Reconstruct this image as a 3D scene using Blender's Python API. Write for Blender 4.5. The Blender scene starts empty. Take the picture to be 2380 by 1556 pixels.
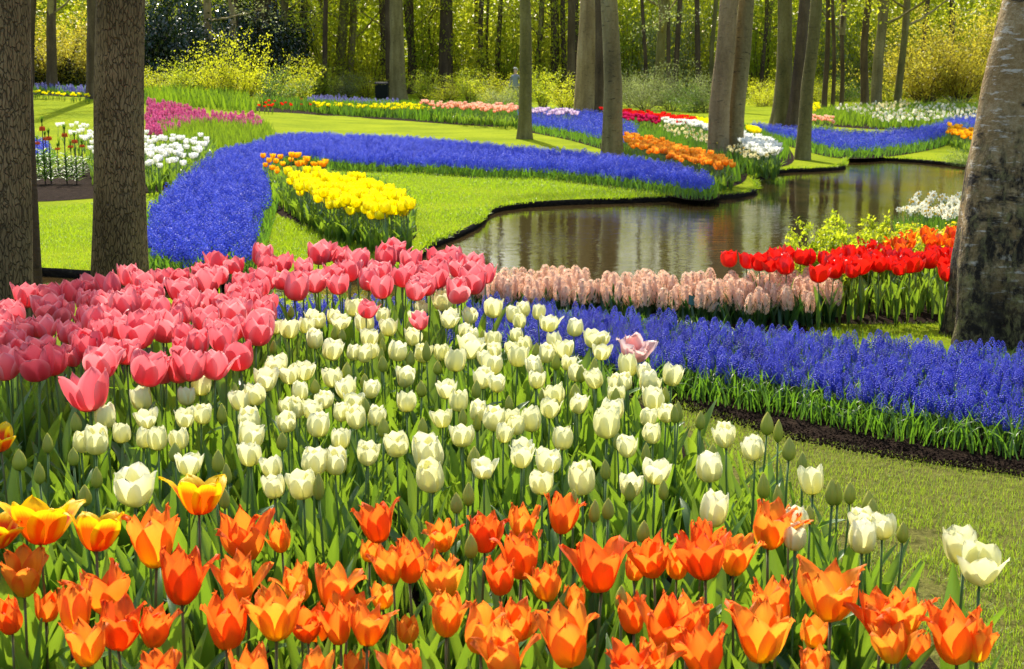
import bpy, math, random
import numpy as np
from mathutils import Vector, Matrix
from mathutils.geometry import delaunay_2d_cdt

R = math.radians
SC = bpy.context.scene
COL = SC.collection

# ---------------------------------------------------------------- camera, sky, sun, exposure
CAM_H, F_PX, CX, CY, HOR = 1.5, 3305.0, 1190.0, 778.0, 182.0
PITCH = math.atan((CY - HOR) / F_PX)
cam_d = bpy.data.cameras.new("camera")
cam = bpy.data.objects.new("camera", cam_d)
COL.objects.link(cam)
cam.location = (0, 0, CAM_H)
cam.rotation_euler = (R(90) - PITCH, 0, 0)
cam_d.sensor_width = 36.0
cam_d.lens = 50.0
cam_d.clip_start = 0.1
cam_d.clip_end = 2000
cam_d.dof.use_dof = True
cam_d.dof.focus_distance = 5.5
cam_d.dof.aperture_fstop = 13.0
SC.camera = cam

SUN_EL, SUN_AZ = R(46), R(-8)          # azimuth from +Y towards +X: the sun stands ahead, to the left
w = bpy.data.worlds.new("World")
SC.world = w
w.use_nodes = True
nt = w.node_tree
sky = nt.nodes.new("ShaderNodeTexSky")
sky.sky_type = 'NISHITA'
sky.sun_disc = False
sky.sun_elevation = SUN_EL
sky.sun_rotation = SUN_AZ
sky.air_density = 1.0
sky.dust_density = 2.5
nt.nodes["Background"].inputs[1].default_value = 0.15
nt.links.new(sky.outputs[0], nt.nodes["Background"].inputs[0])
sl = bpy.data.lights.new("sun", 'SUN')
sl.energy = 4.3
sl.angle = R(0.6)
sl.color = (1.0, 0.925, 0.77)
sun = bpy.data.objects.new("sun", sl)
COL.objects.link(sun)
sd = Vector((math.sin(SUN_AZ) * math.cos(SUN_EL), math.cos(SUN_AZ) * math.cos(SUN_EL), math.sin(SUN_EL)))
sun.rotation_euler = sd.to_track_quat('Z', 'Y').to_euler()
sun.location = sd * 60
SC.view_settings.view_transform = 'Standard'
SC.view_settings.look = 'None'
SC.view_settings.exposure = 0.98
SC.view_settings.gamma = 1
SC.render.engine = 'CYCLES'
SC.cycles.use_denoising = True
SC.cycles.max_bounces = 7
SC.cycles.diffuse_bounces = 3
SC.cycles.glossy_bounces = 3
SC.cycles.transmission_bounces = 4
SC.cycles.sample_clamp_indirect = 6
SC.cycles.caustics_reflective = False
SC.cycles.caustics_refractive = False

# ---------------------------------------------------------------- terrain and pixel -> ground
def sstep(a, b, x):
    t = np.clip((x - a) / (b - a), 0, 1)
    return t * t * (3 - 2 * t)

def G(X, Y):
    X = np.asarray(X, float); Y = np.asarray(Y, float)
    q = -X / np.maximum(Y, 1.0)
    left = sstep(0.10, 0.24, q)
    g = 0.22 * sstep(35, 75, Y) + left * 0.66 * sstep(30, 62, Y) + 0.9 * sstep(75, 120, Y)
    return g

_YS = np.concatenate([np.arange(1.2, 40, 0.04), np.arange(40, 220, 0.25)])
def hit(px, py, h=0.0):
    """world point where the sight line through a photo pixel meets the surface h above the ground"""
    u = (px - CX) / F_PX; v = (CY - py) / F_PX
    d = np.array([u, math.cos(PITCH) + v * math.sin(PITCH), -math.sin(PITCH) + v * math.cos(PITCH)])
    t = _YS / d[1]
    X = d[0] * t; Z = CAM_H + d[2] * t
    f = Z - (G(X, _YS) + h)
    k = int(np.argmax(f < 0)) if (f < 0).any() else len(f) - 1
    if k > 0:
        a = f[k - 1] / (f[k - 1] - f[k] + 1e-9)
        y = min(_YS[k - 1] + a * (_YS[k] - _YS[k - 1]), 92.0) if (f < 0).any() else 92.0
    else:
        y = _YS[0]
    x = d[0] * y / d[1]
    return float(x), float(y), float(G(x, y))

def hits(pts, h=0.0):
    return [hit(x, y, h)[:2] for x, y in pts]

def inpoly(P, poly):
    P = np.asarray(P, float); poly = np.asarray(poly, float)
    x, y = P[:, 0], P[:, 1]
    ins = np.zeros(len(P), bool)
    n = len(poly); j = n - 1
    for i in range(n):
        xi, yi = poly[i]; xj, yj = poly[j]
        c = ((yi > y) != (yj > y)) & (x < (xj - xi) * (y - yi) / (yj - yi + 1e-12) + xi)
        ins ^= c
        j = i
    return ins

def smooth_loop(poly, it=2):
    p = np.asarray(poly, float)
    for _ in range(it):
        q = np.empty((len(p) * 2, 2))
        nx = np.roll(p, -1, 0)
        q[0::2] = .75 * p + .25 * nx
        q[1::2] = .25 * p + .75 * nx
        p = q
    return p

def area(poly):
    p = np.asarray(poly); n = np.roll(p, -1, 0)
    return abs(np.sum(p[:, 0] * n[:, 1] - n[:, 0] * p[:, 1])) / 2

def scatter_pts(poly, dens, rng, maxn=200000, jitter=True):
    """points in a world polygon, jittered grid, with density per square metre"""
    poly = np.asarray(poly)
    a, b = poly.min(0), poly.max(0)
    st = 1 / math.sqrt(dens)
    gx = np.arange(a[0], b[0], st); gy = np.arange(a[1], b[1], st)
    X, Y = np.meshgrid(gx, gy)
    X = X + (np.arange(len(gy)) % 2)[:, None] * st * .5
    P = np.stack([X.ravel(), Y.ravel()], 1)
    P += rng.uniform(-.48, .48, P.shape) * st
    P = P[inpoly(P, poly)]
    if len(P) > maxn:
        P = P[rng.permutation(len(P))[:maxn]]
    return P

def pick(poly, n, rng):
    """about n evenly spread points in a world polygon"""
    d = n / max(area(poly), 1e-3)
    P = scatter_pts(poly, d * 1.12, rng)
    if len(P) > n:
        P = P[rng.permutation(len(P))[:n]]
    return P

def pick_px(pxpoly, n, h, rng):
    """points spread evenly over a photo region, brought down to the bed they grow in"""
    P = pick(np.asarray(pxpoly, float), n, rng)
    return [hit(x, y, h) for x, y in P]

# ---------------------------------------------------------------- meshes
class MB:
    def __init__(s):
        s.v = []; s.f = []; s.uv = []; s.r = []; s.m = []; s.n = 0
    def add(s, v, f, uv=None, rnd=0.5, mi=0):
        v = np.asarray(v, float).reshape(-1, 3)
        s.v.append(v)
        s.f.extend([tuple(int(i) + s.n for i in q) for q in f])
        s.uv.append(np.zeros((len(v), 2)) if uv is None else np.asarray(uv, float))
        s.r.append(np.full(len(v), rnd) if np.isscalar(rnd) else np.asarray(rnd))
        s.m.extend([mi] * len(f))
        s.n += len(v)
    def arrays(s):
        return np.concatenate(s.v), s.f, np.concatenate(s.uv), np.concatenate(s.r), s.m
    def mesh(s, name, mats, smooth=True):
        V, F, UV, RN, M = s.arrays()
        return raw_mesh(name, V, F, UV, RN, M, mats, smooth)

def raw_mesh(name, V, F, UV, RN, M, mats, smooth=True):
    me = bpy.data.meshes.new(name)
    V = np.ascontiguousarray(V, dtype=np.float32)
    if isinstance(F, np.ndarray):
        nf, k = F.shape
        loops = F.ravel().astype(np.int32)
        starts = np.arange(0, nf * k, k, dtype=np.int32)
    else:
        lens = np.array([len(q) for q in F], dtype=np.int32)
        nf = len(F)
        loops = np.fromiter((i for q in F for i in q), dtype=np.int32)
        starts = np.concatenate([[0], np.cumsum(lens)[:-1]]).astype(np.int32)
    me.vertices.add(len(V)); me.vertices.foreach_set("co", V.ravel())
    me.loops.add(len(loops)); me.loops.foreach_set("vertex_index", loops)
    me.polygons.add(nf); me.polygons.foreach_set("loop_start", starts)
    if not isinstance(mats, (list, tuple)):
        mats = [mats]
    for m in mats:
        me.materials.append(m)
    if M is not None and len(mats) > 1:
        me.polygons.foreach_set("material_index", np.asarray(M, dtype=np.int32))
    me.polygons.foreach_set("use_smooth", np.full(nf, smooth, dtype=bool))
    if UV is not None:
        l = me.uv_layers.new(name="UVMap")
        l.data.foreach_set("uv", np.asarray(UV, np.float32)[loops].ravel())
    if RN is not None:
        a = me.attributes.new("rnd", 'FLOAT', 'POINT')
        a.data.foreach_set("value", np.asarray(RN, np.float32))
    me.update(calc_edges=True)
    me.validate(clean_customdata=False)
    return me

def stamp(tmpl, P, rotz, scale, tilt=None, taz=None, rng=None, squash=None):
    """many copies of one small template merged with numpy; tmpl = arrays() tuple with faces as lists"""
    V, F, UV, RN, M = tmpl
    n = len(P); k = len(V)
    S = np.asarray(scale, float).reshape(-1, 1) * np.ones((n, 1))
    c, s_ = np.cos(rotz), np.sin(rotz)
    x = V[None, :, 0] * S; y = V[None, :, 1] * S; z = V[None, :, 2] * S
    if squash is not None:
        z = z * np.asarray(squash).reshape(-1, 1)
    X = x * c[:, None] - y * s_[:, None]; Y = x * s_[:, None] + y * c[:, None]; Z = z
    if tilt is not None:
        ct, st = np.cos(tilt)[:, None], np.sin(tilt)[:, None]
        ca, sa = np.cos(taz)[:, None], np.sin(taz)[:, None]
        A = X * ca + Y * sa; B = -X * sa + Y * ca
        A2 = A * ct + Z * st; Z = -A * st + Z * ct
        X = A2 * ca - B * sa; Y = A2 * sa + B * ca
    P = np.asarray(P, float)
    VV = np.stack([X + P[:, 0:1], Y + P[:, 1:2], Z + P[:, 2:3]], 2).reshape(-1, 3)
    off = np.arange(n) * k
    fl = {}
    for q, m in zip(F, M):
        fl.setdefault(len(q), []).append((q, m))
    FF = []; MM = []
    for L_, qs in fl.items():
        A = np.array([q for q, _ in qs]); ms = np.array([m for _, m in qs])
        B = (A[None] + off[:, None, None]).reshape(-1, L_)
        FF.append(B); MM.append(np.tile(ms, n))
    rr = (rng or np.random.default_rng(1)).uniform(0, 1, n)
    RR = np.clip(np.repeat(rr, k) * .8 + np.tile(RN, n) * .2, 0, 1)
    return VV, FF, np.tile(UV, (n, 1)), RR, MM

def merged(name, stamps, mats, smooth=True):
    V = []; U = []; Rn = []; groups = []; off = 0
    for VV, FF, UU, RR, MM in stamps:
        for B, m in zip(FF, MM):
            groups.append((B + off, m))
        V.append(VV); U.append(UU); Rn.append(RR); off += len(VV)
    V = np.concatenate(V); U = np.concatenate(U); Rn = np.concatenate(Rn)
    me = bpy.data.meshes.new(name)
    loops = np.concatenate([b.ravel() for b, _ in groups]).astype(np.int32)
    lens = np.concatenate([np.full(len(b), b.shape[1]) for b, _ in groups])
    starts = np.concatenate([[0], np.cumsum(lens)[:-1]]).astype(np.int32)
    mi = np.concatenate([m for _, m in groups]).astype(np.int32)
    me.vertices.add(len(V)); me.vertices.foreach_set("co", V.astype(np.float32).ravel())
    me.loops.add(len(loops)); me.loops.foreach_set("vertex_index", loops)
    me.polygons.add(len(starts)); me.polygons.foreach_set("loop_start", starts)
    if not isinstance(mats, (list, tuple)):
        mats = [mats]
    for m in mats:
        me.materials.append(m)
    me.polygons.foreach_set("material_index", mi)
    me.polygons.foreach_set("use_smooth", np.full(len(starts), smooth, dtype=bool))
    l = me.uv_layers.new(name="UVMap"); l.data.foreach_set("uv", U[loops].astype(np.float32).ravel())
    a = me.attributes.new("rnd", 'FLOAT', 'POINT'); a.data.foreach_set("value", Rn.astype(np.float32))
    me.update(calc_edges=True)
    return me

def link(name, me, parent=None, loc=(0, 0, 0), rot=(0, 0, 0), scale=(1, 1, 1)):
    o = bpy.data.objects.new(name, me)
    COL.objects.link(o)
    if parent is not None:
        o.parent = parent
    o.location = loc; o.rotation_euler = rot
    o.scale = scale if hasattr(scale, '__len__') else (scale,) * 3
    return o

def tag(o, label=None, cat=None, group=None, kind=None):
    if label: o["label"] = label
    if cat: o["category"] = cat
    if group: o["group"] = group
    if kind: o["kind"] = kind
    return o

def tube(path, rad, sides=8, cap=True, vscale=1.0):
    path = np.asarray(path, float); n = len(path)
    rad = np.ones(n) * rad
    V = []; UV = []
    T = np.gradient(path, axis=0)
    T /= np.linalg.norm(T, axis=1)[:, None] + 1e-9
    ref = np.array([1.0, 0, 0]) if abs(T[0][0]) < .8 else np.array([0, 1.0, 0])
    ln = 0
    for i in range(n):
        a = np.cross(T[i], ref); a /= np.linalg.norm(a) + 1e-9
        b = np.cross(T[i], a)
        if i: ln += np.linalg.norm(path[i] - path[i - 1])
        for k in range(sides):
            t = 2 * math.pi * k / sides
            V.append(path[i] + rad[i] * (math.cos(t) * a + math.sin(t) * b))
            UV.append((k / sides, ln * vscale))
    F = []
    for i in range(n - 1):
        for k in range(sides):
            k2 = (k + 1) % sides
            F.append((i * sides + k, i * sides + k2, (i + 1) * sides + k2, (i + 1) * sides + k))
    if cap:
        F.append(tuple((n - 1) * sides + k for k in range(sides)))
        F.append(tuple(range(sides))[::-1])
    return np.array(V), F, np.array(UV)

def box(x0, x1, y0, y1, z0, z1):
    V = [(x0, y0, z0), (x1, y0, z0), (x1, y1, z0), (x0, y1, z0), (x0, y0, z1), (x1, y0, z1), (x1, y1, z1), (x0, y1, z1)]
    F = [(0, 3, 2, 1), (4, 5, 6, 7), (0, 1, 5, 4), (1, 2, 6, 5), (2, 3, 7, 6), (3, 0, 4, 7)]
    return np.array(V, float), F

# ---------------------------------------------------------------- materials
class N:
    def __init__(s, name):
        s.m = bpy.data.materials.new(name); s.m.use_nodes = True
        s.t = s.m.node_tree; s.t.nodes.clear()
        s.out = s.t.nodes.new("ShaderNodeOutputMaterial")
    def n(s, kind, **kw):
        x = s.t.nodes.new("ShaderNode" + kind)
        for k, v in kw.items():
            if k.startswith("i_"):
                key = k[2:]
                key = int(key) if key.isdigit() else key.replace("_", " ")
                x.inputs[key].default_value = v
            else:
                setattr(x, k, v)
        return x
    def l(s, a, b):
        s.t.links.new(a, b)
    def ramp(s, fac, stops):
        r = s.n("ValToRGB"); e = r.color_ramp.elements
        while len(e) < len(stops): e.new(0.5)
        for el, (p, c) in zip(e, stops):
            el.position = p; el.color = (*c, 1)
        s.l(fac, r.inputs[0]); return r.outputs[0]
    def math(s, op, a, b=None, clamp=False):
        x = s.n("Math", operation=op, use_clamp=clamp)
        for i, q in enumerate((a, b)):
            if q is None: continue
            if isinstance(q, (int, float)): x.inputs[i].default_value = q
            else: s.l(q, x.inputs[i])
        return x.outputs[0]
    def mix(s, fac, a, b, blend='MIX'):
        x = s.n("Mix", data_type='RGBA', blend_type=blend)
        for i, q in ((0, fac), (6, a), (7, b)):
            if isinstance(q, (int, float)): x.inputs[i].default_value = q
            elif isinstance(q, tuple): x.inputs[i].default_value = (*q, 1)
            else: s.l(q, x.inputs[i])
        return x.outputs[2]
    def uv(s):
        sp = s.n("SeparateXYZ"); s.l(s.n("UVMap").outputs[0], sp.inputs[0]); return sp.outputs[0], sp.outputs[1]
    def rnd(s):
        return s.n("Attribute", attribute_name="rnd").outputs[2]
    def noise(s, scale, detail=3, rough=.5, coord=None, vec=None, d=0.0):
        x = s.n("TexNoise"); x.inputs["Scale"].default_value = scale
        x.inputs["Detail"].default_value = detail; x.inputs["Roughness"].default_value = rough
        x.inputs["Distortion"].default_value = d
        if coord is None: coord = s.n("TexCoord").outputs["Object"]
        if vec:
            mp = s.n("Mapping"); mp.inputs["Scale"].default_value = vec; s.l(coord, mp.inputs[0]); coord = mp.outputs[0]
        s.l(coord, x.inputs["Vector"]); return x.outputs[0]
    def bump(s, h, strength, dist):
        b = s.n("Bump"); b.inputs["Strength"].default_value = strength; b.inputs["Distance"].default_value = dist
        s.l(h, b.inputs["Height"]); return b.outputs[0]
    def leafy(s, col, trans=.45, rough=.45, spec=.4, tcol=None, normal=None, coat=0.0):
        p = s.n("BsdfPrincipled"); t = s.n("BsdfTranslucent"); m = s.n("MixShader")
        s.l(col, p.inputs["Base Color"]); p.inputs["Roughness"].default_value = rough
        p.inputs["Specular IOR Level"].default_value = spec
        s.l(tcol if tcol is not None else col, t.inputs[0])
        if normal is not None: s.l(normal, p.inputs["Normal"])
        m.inputs[0].default_value = trans
        s.l(p.outputs[0], m.inputs[1]); s.l(t.outputs[0], m.inputs[2]); s.l(m.outputs[0], s.out.inputs[0])
        return s.m
    def solid(s, col, rough=.8, spec=.3, normal=None):
        p = s.n("BsdfPrincipled")
        if isinstance(col, tuple): p.inputs["Base Color"].default_value = (*col, 1)
        else: s.l(col, p.inputs["Base Color"])
        p.inputs["Roughness"].default_value = rough; p.inputs["Specular IOR Level"].default_value = spec
        if normal is not None: s.l(normal, p.inputs["Normal"])
        s.l(p.outputs[0], s.out.inputs[0]); return s.m

def petal_mat(name, base, mid, edge, tip, vbase=.18, vmid=.5, uedge=.6, var=None, trans=.45, flame=None, rough=.42, spec=.35):
    """petal colour runs from the claw (v=0) to the tip (v=1) and from the midrib (u=.5) to the margins"""
    a = N(name); u, v = a.uv()
    du = a.math('MULTIPLY', a.math('ABSOLUTE', a.math('SUBTRACT', u, .5)), 2)
    streak = a.noise(1, 3, .6, coord=a.n("UVMap").outputs[0], vec=(34, 1.8, 1))
    vv = a.math('ADD', v, a.math('MULTIPLY', a.math('SUBTRACT', streak, .5), .22))
    c = a.ramp(vv, [(0, base), (vbase, base), (vmid, mid), (1, tip)])
    e = a.math('MULTIPLY', a.math('SUBTRACT', a.math('ADD', du, a.math('MULTIPLY', a.math('SUBTRACT', streak, .5), .5)), uedge), 2.2, clamp=True)
    c = a.mix(a.math('MULTIPLY', e, a.math('MULTIPLY', v, 1.6, clamp=True)), c, edge)
    if flame:
        fcol, fw, fh = flame
        m1 = a.math('SUBTRACT', 1.0, a.math('DIVIDE', du, fw))
        m2 = a.math('SUBTRACT', fh, vv)
        f = a.math('MULTIPLY', a.math('MULTIPLY', a.math('MULTIPLY', m1, 3.0, clamp=True), a.math('MULTIPLY', m2, 7.0, clamp=True)), 1.0, clamp=True)
        c = a.mix(f, c, fcol)
    oi = a.n("ObjectInfo").outputs["Random"]
    if var:
        vcol, amt = var
        c = a.mix(a.math('MULTIPLY', a.math('POWER', oi, 1.6), amt), c, vcol)
        c = a.mix(a.math('MULTIPLY', a.rnd(), amt * .55), c, vcol)
    c2 = a.mix(a.math('MULTIPLY', streak, .45), c, c, 'MULTIPLY')
    nb = a.bump(streak, .45, .002)
    return a.leafy(c2, trans, rough, spec, tcol=c, normal=nb)

def leaf_mat(name, c0, c1, tc, trans=.35, rough=.4, spec=.5, veins=22, bright=.0):
    a = N(name); u, v = a.uv()
    st = a.noise(1, 2, .5, coord=a.n("UVMap").outputs[0], vec=(veins, .8, 1))
    oi = a.n("ObjectInfo").outputs["Random"]
    f = a.math('ADD', a.math('MULTIPLY', a.rnd(), .6), a.math('MULTIPLY', oi, .4))
    c = a.mix(f, c0, c1)
    c = a.mix(a.math('MULTIPLY', st, .35), c, (c0[0] * .5, c0[1] * .55, c0[2] * .5))
    t = a.mix(f, tc, (tc[0] * .7, tc[1] * .85, tc[2] * .7))
    return a.leafy(c, trans, rough, spec, tcol=t, normal=a.bump(st, .3, .002))

def foliage_mat(name, cols, tcols, trans=.5, rough=.5, spec=.3, nscale=.6):
    a = N(name)
    nz = a.noise(nscale, 2, .5)
    f = a.math('ADD', a.math('MULTIPLY', a.rnd(), .55), a.math('MULTIPLY', a.math('SUBTRACT', nz, .28), 1.0), clamp=True)
    n = len(cols)
    st = [(i / (n - 1), c) for i, c in enumerate(cols)]
    tt = [(i / (n - 1), c) for i, c in enumerate(tcols)]
    return a.leafy(a.ramp(f, st), trans, rough, spec, tcol=a.ramp(f, tt))

M = {}
M['orange'] = petal_mat('orange_petal', (.95, .72, .01), (.96, .48, .03), (.96, .27, .03), (.97, .38, .05), .20, .52, .5, var=((.90, .10, .012), .75), trans=.50, spec=.22, rough=.5)
M['flamed'] = petal_mat('yellow_petal_with_red_flame', (.75, .09, .005), (.92, .60, .005), (.93, .62, .01), (.95, .66, .01), .20, .36, .9, var=((.9, .55, .0), .2), flame=((.80, .05, .004), .72, .74), trans=.42, spec=.2)
M['cream'] = petal_mat('cream_petal', (.66, .64, .10), (.88, .83, .36), (.90, .89, .64), (.91, .90, .72), .0, .42, .55, var=((.84, .82, .36), .5), trans=.42)
M['bud'] = petal_mat('bud_petal', (.36, .48, .03), (.74, .74, .10), (.60, .66, .07), (.80, .76, .20), .1, .5, .5, var=((.60, .62, .16), .6), trans=.5)
M['pink'] = petal_mat('pink_petal', (.74, .30, .22), (.90, .13, .155), (.94, .48, .49), (.92, .29, .31), .04, .3, .55, var=((.74, .03, .07), .5), trans=.45, spec=.5)
M['palepink'] = petal_mat('pale_pink_petal', (.80, .50, .40), (.85, .42, .42), (.92, .72, .68), (.92, .66, .62), .1, .4, .4, trans=.42)
M['red'] = petal_mat('red_petal', (.70, .03, .004), (.80, .012, .006), (.82, .02, .01), (.84, .025, .012), .05, .3, .6, var=((.72, .004, .004), .5), trans=.42, spec=.55, rough=.32)
M['redyellow'] = petal_mat('orange_red_petal_with_yellow_edge', (.90, .50, .01), (.86, .16, .008), (.92, .50, .01), (.90, .12, .01), .15, .5, .6, var=((.8, .03, .005), .6))
M['yellow'] = petal_mat('yellow_petal', (.86, .72, .0), (.95, .86, .0), (.96, .90, .01), (.96, .90, .01), .1, .4, .6, var=((.93, .74, .0), .4), trans=.45)
M['white'] = petal_mat('white_petal', (.70, .74, .40), (.86, .86, .76), (.9, .9, .84), (.9, .9, .84), .0, .35, .6, trans=.42)
M['farorange'] = petal_mat('far_orange_petal', (.92, .58, .02), (.95, .47, .03), (.95, .42, .03), (.96, .48, .06), .1, .4, .5, var=((.93, .28, .01), .5), trans=.5)
M['peach'] = petal_mat('peach_petal', (.85, .50, .25), (.88, .50, .34), (.9, .60, .45), (.9, .58, .44), .1, .4, .5, var=((.88, .38, .24), .6))
M['lilac'] = petal_mat('lilac_petal', (.55, .40, .60), (.62, .42, .66), (.75, .58, .75), (.75, .55, .72), .1, .4, .5, var=((.8, .7, .75), .6))
M['crimson'] = petal_mat('crimson_petal', (.5, .01, .08), (.62, .01, .10), (.7, .03, .16), (.7, .03, .15), .1, .4, .5, var=((.5, .0, .05), .5))
M['amber'] = petal_mat('amber_petal', (.9, .30, .01), (.94, .58, .01), (.94, .66, .02), (.94, .60, .01), .1, .4, .5, var=((.9, .32, .01), .5))
M['leaf'] = leaf_mat('tulip_leaf', (.06, .14, .03), (.125, .24, .045), (.36, .52, .03), trans=.36, rough=.36, spec=.55)
M['stem'] = leaf_mat('tulip_stem', (.10, .19, .05), (.14, .22, .05), (.25, .40, .05), trans=.12, rough=.45)
M['stemred'] = leaf_mat('reddish_tulip_stem', (.16, .12, .035), (.11, .15, .04), (.25, .25, .05), trans=.1, rough=.45)
M['strap'] = leaf_mat('grape_hyacinth_leaf', (.04, .105, .02), (.09, .19, .025), (.22, .42, .025), trans=.38, rough=.4, veins=6)
M['darkstrap'] = leaf_mat('hyacinth_leaf', (.02, .06, .02), (.035, .09, .025), (.08, .20, .02), trans=.25, rough=.35, veins=8)
M['farleaf'] = leaf_mat('bulb_bed_leaf', (.035, .085, .018), (.08, .17, .022), (.18, .34, .018), trans=.42, rough=.45, veins=5)
M['meadow'] = leaf_mat('long_grass_leaf', (.06, .12, .012), (.11, .19, .018), (.24, .36, .015), trans=.5, rough=.5, veins=5)
M['grass'] = leaf_mat('lawn_blade', (.10, .18, .008), (.22, .29, .015), (.42, .56, .012), trans=.48, rough=.5, veins=3)
M['grassnear'] = leaf_mat('worn_lawn_blade', (.13, .20, .016), (.27, .36, .03), (.44, .56, .025), trans=.42, rough=.55, veins=3)
M['muscari'] = foliage_mat('grape_hyacinth_bell', [(.022, .030, .30), (.065, .085, .64), (.20, .23, .90)], [(.03, .06, .45), (.08, .13, .78), (.2, .28, .93)], trans=.25, rough=.42, spec=.4, nscale=4)
M['violet'] = foliage_mat('violet_hyacinth_floret', [(.20, .18, .52), (.28, .26, .62), (.38, .34, .70)], [(.22, .2, .6), (.3, .28, .7), (.4, .36, .75)], trans=.35, nscale=4)
M['hyacinth'] = foliage_mat('peach_hyacinth_floret', [(.90, .54, .36), (.94, .68, .50), (.95, .80, .66)], [(.9, .48, .3), (.94, .6, .4), (.94, .7, .5)], trans=.38, rough=.5, nscale=5)
M['magenta'] = foliage_mat('magenta_hyacinth_floret', [(.52, .04, .20), (.78, .13, .36), (.86, .32, .50)], [(.6, .06, .24), (.8, .14, .36), (.86, .28, .46)], trans=.35, nscale=4)
M['daff'] = foliage_mat('white_narcissus_petal', [(.84, .84, .72), (.88, .88, .80), (.9, .9, .85)], [(.8, .8, .6), (.85, .85, .7), (.9, .9, .8)], trans=.4, nscale=4)
M['daffcream'] = foliage_mat('cream_narcissus_petal', [(.82, .74, .38), (.86, .80, .5), (.88, .84, .6)], [(.8, .7, .3), (.85, .78, .4), (.88, .82, .5)], trans=.4, nscale=4)
M['daffcup'] = N('narcissus_cup').solid((.88, .60, .06), .5)
M['fritillary'] = foliage_mat('crown_imperial_bell', [(.62, .08, .01), (.78, .16, .02), (.85, .25, .03)], [(.8, .12, .01), (.8, .15, .02), (.85, .2, .02)], trans=.4)
M['darkstem'] = N('dark_purple_stem').solid((.035, .025, .025), .5)

# ---------------------------------------------------------------- flower parts
def curve(ctrl, t):
    c = np.asarray(ctrl, float)
    # smooth interpolation through the control values
    x = c[:, 0]
    out = []
    for k in range(1, c.shape[1]):
        y = c[:, k]
        m = np.gradient(y, x)
        i = np.clip(np.searchsorted(x, t) - 1, 0, len(x) - 2)
        h = x[i + 1] - x[i]; s = (t - x[i]) / h
        out.append((2 * s**3 - 3 * s**2 + 1) * y[i] + (s**3 - 2 * s**2 + s) * h * m[i] + (-2 * s**3 + 3 * s**2) * y[i + 1] + (s**3 - s**2) * h * m[i + 1])
    return out

ROUND = [(0, .30), (.12, .55), (.30, .90), (.52, 1.0), (.74, .90), (.88, .62), (.96, .32), (1, .06)]
OVAL = [(0, .28), (.12, .50), (.30, .82), (.52, 1.0), (.70, .86), (.85, .52), (.94, .25), (1, .02)]
POINT = [(0, .26), (.12, .48), (.30, .84), (.48, 1.0), (.66, .84), (.82, .48), (.92, .22), (1, .02)]

def petal(rz, W, shape, phi, nu, nv, rng, cup=1.0, ruffle=0.0, twist=0.0, crease=0.0, lean=0.0):
    t = np.linspace(0, 1, nv)
    t = t ** .9
    r, z = curve(rz, t)
    hw = curve(shape, t)[0] * W
    hw = np.maximum(hw, W * .02)
    V = []; UV = []
    ph = rng.uniform(0, 6.28, 3)
    rmax = r.max()
    for i in range(nv):
        Rc = max(r[i], rmax * .35) * cup
        for j in range(nu):
            u = -1 + 2 * j / (nu - 1)
            s = u * hw[i]
            a = s / Rc
            a = max(-1.45, min(1.45, a))
            xt = Rc * math.sin(a); dr = -Rc * (1 - math.cos(a))
            rf = ruffle * (u * u) * t[i] * math.sin(7 * t[i] + ph[0] + (2 if u > 0 else 0)) + ruffle * .5 * math.sin(9 * u + ph[1]) * t[i] ** 3
            dr += rf + crease * (abs(u) ** 1.2) * t[i] ** 1.5
            zz = z[i] + ruffle * .8 * math.sin(5 * u + ph[2]) * t[i] ** 4
            xt += twist * t[i] ** 2 + lean * z[i]
            rr = r[i] + dr
            V.append((rr * math.cos(phi) - xt * math.sin(phi), rr * math.sin(phi) + xt * math.cos(phi), zz))
            UV.append((.5 + .5 * u, t[i]))
    F = [(i * nu + j, i * nu + j + 1, (i + 1) * nu + j + 1, (i + 1) * nu + j) for i in range(nv - 1) for j in range(nu - 1)]
    return V, F, UV

def bloom_profile(Rb, L, o, close=.78):
    """profile (t, r, z) of one petal: o=0 a closed cup, o=1 wide open with the tip thrown back"""
    base = np.array([(0, .06, 0), (.10, .42, .02), (.25, .80, .13), (.45, 1.0, .36), (.65, 1.0, .60), (.84, .90, .83), (1, close, 1.0)])
    opn = np.array([(0, .06, 0), (.10, .38, .03), (.25, .78, .17), (.45, 1.18, .40), (.65, 1.62, .62), (.84, 2.15, .80), (1, 2.70, .84)])
    p = base * (1 - o) + opn * o
    p[:, 0] = base[:, 0]; p[:, 1] *= Rb; p[:, 2] *= L
    return p

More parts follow.
